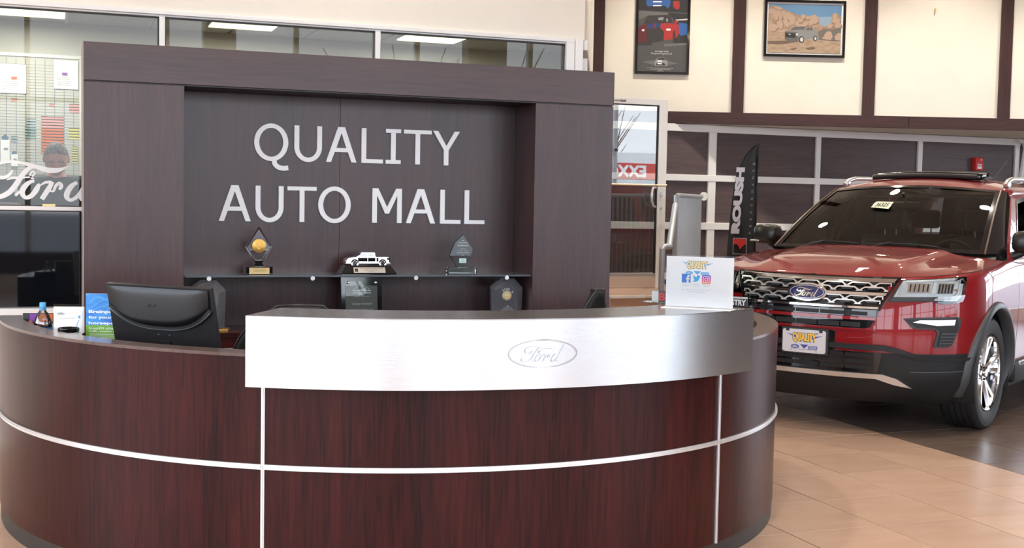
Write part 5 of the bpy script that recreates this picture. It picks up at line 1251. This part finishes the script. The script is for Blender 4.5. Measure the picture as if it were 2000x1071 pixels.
    # wheels
for cx_ in WCX:
    for s_ in (1, -1):
        wh = D.objects.new('wheel', None); COL.objects.link(wh); wh.parent = car; wh.location = (cx_ - .005, s_ * .835, .385)
        if s_ < 0: wh.rotation_euler = (0, 0, pi)
        tp = [(.262, -.105), (.275, -.118), (.30, -.124), (.34, -.127), (.365, -.122), (.378, -.110), (.3845, -.095)]
        for g_ in (-.062, -.022, .022, .062): tp += [(.3855, g_ - .009), (.3790, g_ - .0055), (.3790, g_ + .0055), (.3855, g_ + .009)]
        tp += [(.3845, .095), (.378, .110), (.365, .122), (.34, .127), (.30, .124), (.275, .118), (.262, .105)]
        ty = MB().lathe(tp, (0, 0, 0), 'y', 64).build('tyre', RUBBER, wh, 25)
        m = MB()
        for k in range(72):
            a = 2 * pi * k / 72
            for y0, y1 in ((-.10, -.075), (.075, .108)):
                x_, z_ = .3835 * cos(a), .3835 * sin(a); m.tube([(x_, y0, z_), (x_ * 1.004, y1, z_ * 1.004)], .0035, 4)
        tag(m.build('tread_ribs', RUBBER, wh), kind='stuff')
        MB().lathe([(.262, .112), (.256, .119), (.248, .112), (.242, .06), (.236, -.09), (.262, -.105)], (0, 0, 0), 'y', 56).build('rim', CHROME, wh, 30)
        MB().lathe([(0, -.098), (.262, -.098), (.262, -.104), (0, -.104)], n=32, axis='y').build('inner_cover', BLACKP, wh, 30)
        MB().lathe([(0, .0), (.17, .0), (.175, .01), (0, .01)], n=32, axis='y').build('brake_disc', SATIN, wh, 30)
        for k in range(5):
            a = 2 * pi * k / 5 + pi / 2 + .12
            for da in (-.17, .17):
                P = []
                for t_ in range(6):
                    r_ = .045 + .205 * t_ / 5; aa = a + da * (.45 + .75 * t_ / 5); wd_ = .020 + .007 * t_ / 5; yy = .075 + .028 * (t_ / 5) ** 1.2
                    c2, s2 = cos(aa), sin(aa); nx, nz = -s2, c2
                    P.append([(r_ * c2 + nx * wd_, yy - .012, r_ * s2 + nz * wd_), (r_ * c2 + nx * wd_ * .55, yy + .006, r_ * s2 + nz * wd_ * .55), (r_ * c2 - nx * wd_ * .55, yy + .006, r_ * s2 - nz * wd_ * .55), (r_ * c2 - nx * wd_, yy - .012, r_ * s2 - nz * wd_), (r_ * c2, yy - .04, r_ * s2)])
                sp = MB().grid(P, True).build('spoke', CHROME, wh, 30)
        hb = MB().lathe([(0, .100), (.026, .099), (.030, .094), (.030, .088), (.058, .084), (.066, .072), (.066, .03)], (0, 0, 0), 'y', 32).build('hub_cap', CHROME, wh, 30)
        m = MB()
        for k in range(5): a = 2 * pi * k / 5 + pi / 2 + .75; m.lathe([(0, .094), (.008, .094), (.008, .084)], (.044 * cos(a), 0, .044 * sin(a)), 'y', 8)
        m.build('wheel_nuts', BLACKP, wh)
MB().box(-4.0, .72, -.62, .62, .24, .36, .04).build('underbody', BLACKP, car)

# --- nose details, all wrapped on the nose surface
def NZ(name, m_, loops, w0, w1, parent=car, step=.05): return MB(nose).slab(loops, w0, w1, step=step).build(name, m_, parent)
gtop, gbot = 1.046, .846
gu = lambda z, s_: s_ * (.462 + (z - gbot) / (gtop - gbot) * .088)
gl_ = NZ('grille', BLACKG, [[(-.475, .838), (.475, .838), (.568, 1.052), (-.568, 1.052)]], -.03, .010)
def bar(name, z0, z1, w0, w1, m_=CHROME, parent=gl_, inset=.004): return NZ(name, m_, [[(gu(z0, -1) + inset, z0), (gu(z0, 1) - inset, z0), (gu(z1, 1) - inset, z1), (gu(z1, -1) + inset, z1)]], w0, w1, parent, .04)
bar('grille_bar', 1.020, 1.044, .006, .034); bar('grille_bar', .934, .952, .006, .036); bar('grille_bar', .846, .860, .006, .034)
pitch = .168
for tier in (1.0065, .978, .921, .892):
    odd = tier in (.978, .892); hgt = .0125
    for k in range(-4, 5):
        c_ = k * pitch + (pitch / 2 if odd else 0)
        lim = gu(tier, 1) - .012
        a0, a1 = max(c_ - .080, -lim), min(c_ + .080, lim)
        if a1 - a0 < .05: continue
        P = [(c_ - .080, tier - hgt), (c_ - .052, tier + hgt * .55), (c_ + .052, tier + hgt * .55), (c_ + .080, tier - hgt)]
        P = [(min(max(u, -lim), lim), v, .0085) for u, v in P]
        PP_ = [P[0]] + [P[1]] + [((P[1][0] + P[2][0]) / 2, P[1][1], .0085)] + P[2:]
        m = MB(nose); m.strip(PP_, .012, .030, n=1)
        m.slab([[(max(c_ + .062, -lim), tier - hgt - .006), (min(c_ + .106, lim), tier - hgt - .006), (min(c_ + .096, lim), tier - hgt + .004), (max(c_ + .072, -lim), tier - hgt + .004)]], .012, .028) if c_ + .072 < lim - .01 else None
        m.build('grille_link', SATIN, gl_)
        if c_ - .03 > -lim and c_ + .03 < lim: MB(nose).slab([[(c_ - .030, tier - hgt * .9), (c_ + .030, tier - hgt * .9), (c_ + .040, tier + hgt * .1), (c_ - .040, tier + hgt * .1)]], .007, .012).build('grille_vane', FLARE, gl_)
NZ('grille_side', BLACKG, [[(-.568, 1.052), (-.475, .838), (-.462, .838), (-.553, 1.052)]], .006, .03, gl_)
NZ('grille_side', BLACKG, [[(.568, 1.052), (.475, .838), (.462, .838), (.553, 1.052)]], .006, .03, gl_)
el = lambda ru, rv, n=40, cu=0, cv=.937: [(cu + ru * cos(2 * pi * k / n), cv + rv * sin(2 * pi * k / n)) for k in range(n)]
em = NZ('emblem', CHROME, [el(.138, .060)], .02, .047, gl_, .03)
me_ = MB(nose).slab([el(.124, .049)], .047, .0505, step=.03).build('emblem', NAVY, car)
me_.name = 'badge'; m = MB(nose); script(m, 0, .937, .165, .0505, .053); m.build('badge_script', CHROME, me_)
m = MB(nose); m.strip([(u * .117, .937 + v * .043, .0028) for u, v in [(cos(2 * pi * k / 32), sin(2 * pi * k / 32)) for k in range(33)]], .0503, .052, n=1); m.build('badge_ring', SATIN, me_)
# lower openings
li = NZ('lower_intake', BLACKG, [[(-.470, .838), (.470, .838), (.455, .78), (.42, .725), (.36, .708), (-.36, .708), (-.42, .725), (-.455, .78)]], -.03, .006)
NZ('bumper_bar', PAINT, [[(-.452, .792), (-.452, .772), (.452, .772), (.452, .792)]], .004, .030)
NZ('bumper_lip', PAINT, [[(-.46, .700), (.46, .700), (.43, .714), (-.43, .714)]], .0, .016)
for z0, z1 in ((.800, .832), (.722, .765)):
    for a, b in ((-.43, -.26), (-.25, -.09), (-.08, .08), (.09, .25), (.26, .40)):
        k_ = .9 if z0 < .75 else 1
        NZ('louvre', FLARE if False else CLAD, [[(a * k_, z0), (b * k_, z0), (b * k_, z0 + (z1 - z0) * .75), (a * k_, z0 + (z1 - z0) * .75)]], .004, .010, li)
NZ('plate_recess', BLACKG, [[(-.20, .520), (.20, .520), (.20, .690), (-.20, .690)]], 0, .010)
lw = NZ('lower_grille', BLACKG, [[(-.47, .425), (.47, .425), (.50, .560), (-.50, .560)]], -.01, .008)
for z0 in (.445, .485, .525):
    for a, b in ((-.44, -.27), (-.26, -.09), (-.08, .09), (.10, .26), (.27, .44)): NZ('louvre', CLAD, [[(a, z0), (b, z0), (b, z0 + .026), (a, z0 + .026)]], .008, .014, lw)
NZ('cladding_edge', CLAD, [[(-.94, .535), (-.72, .545), (-.60, .590), (-.52, .610), (.52, .610), (.60, .590), (.72, .545), (.94, .535), (.93, .515), (.70, .52), (.58, .56), (.50, .575), (-.50, .575), (-.58, .56), (-.70, .52), (-.93, .515)]], -.01, .020)
NZ('skid_plate', SATIN, [[(-.66, .330), (-.58, .392), (-.50, .418), (.50, .418), (.58, .392), (.66, .330), (.56, .352), (.46, .386), (-.46, .386), (-.56, .352)]], -.01, .030)
NZ('bumper_crease', FLARE, [[(.66, .435), (.92, .44), (.92, .447), (.66, .443)]], 0, .006); NZ('bumper_crease', FLARE, [[(-.66, .435), (-.92, .44), (-.92, .447), (-.66, .443)]], 0, .006)
# number plate
lp = MB(lambda u, v, w: (.988 + w, u, v)); L = rr(0, 0, .5, .08); L = [(u * .305, .605 + v * .155) for u, v in L]
lpo = lp.slab([L], 0, .003).build('number_plate', mat('plate_white', (.62, .61, .64), .35), car)
npf = lambda u, v, w: (.991 + w, u, v)
dealer_logo(lpo, .215, .003, .618, .0, YEL, mat('plate_blue', (.05, .07, .32), .4), npf)
m = MB(npf); text(m, 'RT.17  Rutherford, NJ', -.092, .090, .541, .554, 0, .001); m.build('plate_lettering', GREYI, lpo)
m = MB(npf)
for u in (-.09, .09): m.oval(u, .537, .007, .006, .0012, .004, n=14)
m.build('plate_screw', LGREY, lpo)
m = MB(npf)
for u in (-.118, .118): m.rect(u - .012, u + .012, .668, .686, .0005, .003)
m.oval(.092, .660, .0035, .0035, 0, .002, n=10); m.build('plate_slot', BLACKI, lpo)
MB().box(.955, .987, -.165, .165, .515, .695, .006).build('plate_holder', BLACKP, car)
# headlights and fog lights
for s_ in (1, -1):
    F_ = lambda L: [[(s_ * u, v) for u, v in (L if s_ > 0 else L[::-1])]]
    hlo = [(.578, 1.040), (.76, 1.052), (.86, 1.064), (.888, 1.066), (.898, 1.02), (.903, .95), (.895, .905), (.85, .888), (.80, .888), (.76, .905), (.62, .898), (.512, .893)]
    hd = NZ('headlight', BLACKP, F_(hlo), -.02, .004, car, .03)
    NZ('reflector', mat('reflector', (.72, .74, .76), .3, metal=.2), F_([(.585, 1.034), (.75, 1.045), (.86, 1.057), (.882, 1.058), (.890, 1.0), (.893, .94), (.875, .908), (.80, .908), (.62, .930), (.545, .928)]), .004, .006, hd, .03)
    for a, b, z0, z1 in ((.62, .735, .962, 1.020), (.775, .850, .955, 1.022)):
        bx = NZ('lamp_cell', CHROME, F_([(a, z0), (b, z0), (b, z1), (a, z1)]), .006, .012, hd, .03)
        for k in range(5):
            u = a + (b - a) * (k + .5) / 5; NZ('cell_rib', BLACKG, F_([(u - .003, z0 + .006), (u + .003, z0 + .006), (u + .003, z1 - .006), (u - .003, z1 - .006)]), .012, .014, bx)
    NZ('cell_divider', WHITE, F_([(.742, .955), (.766, .955), (.760, 1.03), (.748, 1.03)]), .006, .016, hd)
    NZ('light_guide', WHITE, F_([(.78, .918), (.868, .920), (.885, .945), (.884, 1.04), (.868, 1.04), (.868, .962), (.855, .942), (.78, .940)]), .006, .018, hd, .02)
    NZ('light_guide', WHITE, F_([(.60, 1.022), (.76, 1.034), (.875, 1.046), (.875, 1.055), (.76, 1.044), (.60, 1.032)]), .006, .016, hd, .03)
    NZ('marker_lamp', FLARE, F_([(.53, .900), (.76, .910), (.78, .935), (.545, .928)]), .006, .012, hd)
    NZ('amber_marker', AMBER, F_([(.855, .975), (.88, .975), (.88, .985), (.855, .985)]), .012, .016, hd)
    NZ('lens', LAMPC, F_(hlo), .022, .0235, hd, .03)
    fg = NZ('fog_light', BLACKP, F_([(.613, .790), (.70, .800), (.885, .806), (.905, .79), (.90, .74), (.868, .622), (.85, .605), (.788, .603), (.778, .615), (.795, .70), (.785, .722), (.690, .722), (.66, .735)]), -.01, .008, car, .03)
    NZ('fog_bezel', CLAD, F_([(.625, .785), (.885, .798), (.893, .74), (.858, .618), (.798, .616), (.812, .712), (.79, .734), (.69, .734)]), .008, .012, fg, .03)
    NZ('fog_lens', SATIN, F_([(.665, .768), (.70, .782), (.875, .788), (.87, .752), (.79, .748), (.72, .762)]), .012, .018, fg, .03)
    NZ('fog_bulb', CHROME, F_([(.815, .757), (.868, .759), (.868, .783), (.815, .780)]), .018, .024, fg, .02)
    for k in range(4): z = .630 + k * .021; NZ('fog_slat', FLARE, F_([(.802 + .003 * k, z), (.860 + .007 * k, z), (.861 + .007 * k, z + .006), (.803 + .003 * k, z + .006)]), .012, .018, fg)
# wipers
for a, b, v0 in ((-.62, -.10, .055), (-.02, .62, .055)):
    pts = [off(ws(a + (b - a) * k / 6, v0 - .02 + .02 * sin(pi * k / 6)), .02) for k in range(7)]
    w_ = MB().tube(pts, .008, 6).build('wiper', BLACKP, car, 40)
    MB().tube([(-.12, a * .78 - .02, 1.205), off(ws((a + b) / 2 - .1, v0), .03)], .010, 6).build('wiper_arm', BLACKP, w_, 40)
# roof rails, open sunroof, aerial
for s_ in (1, -1):
    MB().tube([(-1.30, s_ * .655, 1.700), (-1.38, s_ * .650, 1.735), (-1.52, s_ * .645, 1.756), (-2.2, s_ * .64, 1.768), (-3.1, s_ * .635, 1.755), (-3.35, s_ * .63, 1.735), (-3.45, s_ * .63, 1.69)], [.016, .020, .018, .017, .018, .02, .016], 10).build('roof_rail', SATIN, car, 60)
    for x in (-1.36, -3.38): MB().box(x - .06, x + .05, s_ * .65 - .02, s_ * .65 + .02, 1.685, 1.732, .012).build('rail_foot', SATIN, car, 40)
sr = MB()
sr.grid([[(-1.36 - .25 * j / 3, .44 * (-1 + 2 * i / 16), 1.792 + .014 * (1 - (-1 + 2 * i / 16) ** 2) + .006 * j) for i in range(17)] for j in range(4)])
o = sr.build('sunroof_panel', BLACKG, car, 60, False); sd_ = o.modifiers.new('t', 'SOLIDIFY'); sd_.thickness = .05; sd_.offset = -1
MB().tube([(-1.345, .42 * (-1 + 2 * i / 16), 1.766 + .012 * (1 - (-1 + 2 * i / 16) ** 2)) for i in range(17)], .020, 8).build('sunroof_seal', BLACKP, car, 40)
MB().tube([(-1.7, .43, 1.77), (-1.42, .46, 1.75)], .012, 6).build('sunroof_arm', BLACKP, car, 40)
MB().tube([(-3.3, -.02, 1.71), (-3.33, -.025, 1.78)], [.03, .012], 10).build('aerial_base', PAINT, car, 40)
MB().tube([(-3.33, -.025, 1.78), (-3.40, .02, 1.84), (-3.52, .09, 2.00)], [.008, .006, .003], 6).build('aerial', BLACKP, car, 40)
# cabin
MB().box(-.95, -.42, -.80, .80, .95, 1.13, .05).build('dashboard', mat('dash_plastic', (.03, .031, .03), .6), car, 50)
MB().box(-.80, -.62, .22, .56, 1.10, 1.185, .04).build('instrument_hood', BLACKP, car, 50)
stw = MB(); RT = Matrix.Translation((-.98, .38, 1.10)) @ Matrix.Rotation(R(-62), 4, 'Y')
stw.tube([(RT @ Vector((.185 * cos(2 * pi * k / 32), .185 * sin(2 * pi * k / 32), 0)))[:] for k in range(33)], .014, 8)
so = stw.build('steering_wheel', BLACKP, car, 60)
m = MB()
for a in (0, 2.2, 4.1): m.tube([(RT @ Vector((0, 0, -.02)))[:], (RT @ Vector((.18 * cos(a + pi / 2), .18 * sin(a + pi / 2), 0)))[:]], .014, 6)
m.build('wheel_spoke', BLACKP, so, 40)
LEA = mat('seat_leather', (.020, .020, .021), .45)
for x, ys_ in ((-1.62, (.38, -.38)), (-2.55, (.38, 0, -.38))):
    for y in ys_:
        st = MB().box(x - .10, x + .06, y - .24, y + .24, .62, 1.28, .07).build('seat', LEA, car, 50)
        MB().box(x - .05, x + .45, y - .25, y + .25, .55, .70, .06).build('seat_cushion', LEA, st, 50)
        MB().box(x - .11, x - .02, y - .13, y + .13, 1.33, 1.50, .035).build('headrest', LEA, st, 50)
        for d in (-.05, .05): MB().tube([(x - .06, y + d, 1.26), (x - .06, y + d, 1.36)], .006, 6).build('headrest_post', SATIN, st, 40)
MB().box(-.98, -.93, -.125, .125, 1.50, 1.565, .02).build('rear_view_mirror', BLACKP, car, 50)
MB().tube([(-.93, 0, 1.55), (-.86, 0, 1.63)], .012, 6).build('mirror_stalk', BLACKP, car)
MB().box(-4.0, -.42, -.86, .86, .36, .50).build('cabin_floor', BLACKP, car)
for s_ in (1, -1): MB().box(-3.95, -.42, s_ * .86, s_ * .895, .45, 1.15, .01).build('door_lining', BLACKP, car)
MB().grid([[(-3.88 - .16 * j / 4, .62 * u / 6 * (1 + .14 * j / 4), 1.64 - .44 * j / 4) for u in range(-6, 7)] for j in range(5)]).build('rear_window', PRIV, car, 60, False)
MB().box(-1.30, -1.22, -.60, .60, 1.60, 1.63, .01).build('sun_visor_rail', LGREY, car)
# stock sticker on the screen
def stk(u, v, w): p = ws(-.135 + u / .72, .60 + v / .52); return (p[0] + .012 + w * .5, p[1], p[2] + .012 + w * .8)
stt = MB(stk).slab([[(-.076, -.022), (-.072, -.004), (-.077, .004), (-.070, .024), (-.06, .030), (.076, .026), (.072, .002), (.077, -.004), (.072, -.034)]], 0, .002).build('stock_sticker', STICK, car)
m = MB(stk); text(m, '36325', -.052, .050, -.016, .016, .002, .004, skew=.15); m.build('sticker_lettering', BLACKI, stt)

# ================================================================== CEILING LAMPS OF THE SHOWROOM
can_me = None; rg_me = None
for i, (x, y) in enumerate([(x, y) for y in (-2.8, 0.3, 3.2, 5.9) for x in (-5.5, -2.0, 1.6, 5.2, 8.8)] + [(8.6, 9.4), (5.2, 9.6)] + [tuple((W0 + wd * s_ + Vector((wd.y, -wd.x, 0)) * 1.1)[:2]) for s_ in (.1, 1.7, 3.3, 4.9, 6.5)]):
    t = thing('ceiling_light', 'round recessed lamp in the high showroom ceiling above the desk and car', 'ceiling light', (x, y, 5.2), 0, 'recessed lamps in the showroom ceiling')
    if can_me is None:
        a_ = MB().lathe([(0, -.002), (.085, -.002), (.085, -.006), (0, -.006)], n=20).build('lens', CANE, t); can_me = a_.data
        b_ = MB().lathe([(.085, -.001), (.085, -.014), (.12, -.010), (.125, -.001)], n=24).build('ring', WHITEF, t, 40); rg_me = b_.data
    else:
        for nm, me_x in (('lens', can_me), ('ring', rg_me)): o = D.objects.new(nm, me_x); COL.objects.link(o); o.parent = t
    l = D.lights.new('lamp', 'SPOT'); l.energy = 85 if i < 22 else 92; l.spot_size = R(110); l.spot_blend = .8; l.shadow_soft_size = .09; l.color = (1, .91, .80)
    lo = D.objects.new('lamp', l); COL.objects.link(lo); lo.parent = t; lo.location = (0, 0, -.05)

# ================================================================== THE STREET OUTSIDE (seen in reflections)
gd = structure('trim_3'); MB().box(-70, 90, -90, -5.35, -.25, -.12).build('asphalt', CEMENT, gd); MB().box(-70, -9.3, -9.3, 40, -.25, -.12).build('asphalt', CEMENT, gd); MB().box(14.4, 90, -9.3, 40, -.25, -.12).build('asphalt', CEMENT, gd)
t = thing('fuel_station_sign', 'white and red fuel station sign across the street seen reflected in the door', 'sign', (19.5, -17.0, -.12), pi)
MB().box(-4.5, 4.5, -.15, .15, 2.0, 3.55, .02).build('panel', WHITE, t); MB().box(-4.5, 4.5, -.17, .17, 2.55, 3.15, .01).build('red_band', REDM, t)
for x in (-3.6, 3.6): MB().box(x - .15, x + .15, -.14, .14, 0, 2.0).build('post', WHITE, t)
m = MB(lambda u, v, w: (u, -.17 - w, v)); text(m, 'EXXON', -1.2, .9, 2.62, 3.08, 0, .02, bold=.04); m.build('lettering', PAPER, t)
random.seed(12)
for i in range(9):
    x, y = 6 + i * 5.2 + random.uniform(-1, 1), -31 + random.uniform(-4, 3)
    t = thing('bare_tree', 'bare winter tree across the street, seen only in reflections', 'tree', (x, y, -.12), random.uniform(0, 6), 'bare trees across the street')
    m = MB(); m.tube([(0, 0, 0), (.1, 0, 2), (0, .1, 4)], [.22, .18, .12], 6)
    for k in range(26):
        a = random.uniform(0, 6.28); h0 = random.uniform(1.6, 4); L_ = random.uniform(1.5, 3.2)
        p1 = (cos(a) * L_ * .5, sin(a) * L_ * .5, h0 + L_ * .6); p2 = (cos(a + .3) * L_ * .9, sin(a + .3) * L_ * .9, h0 + L_ * 1.3)
        m.tube([(0, 0, h0), p1, p2], [.07, .04, .015], 4)
    m.build('branches', BARK, t)
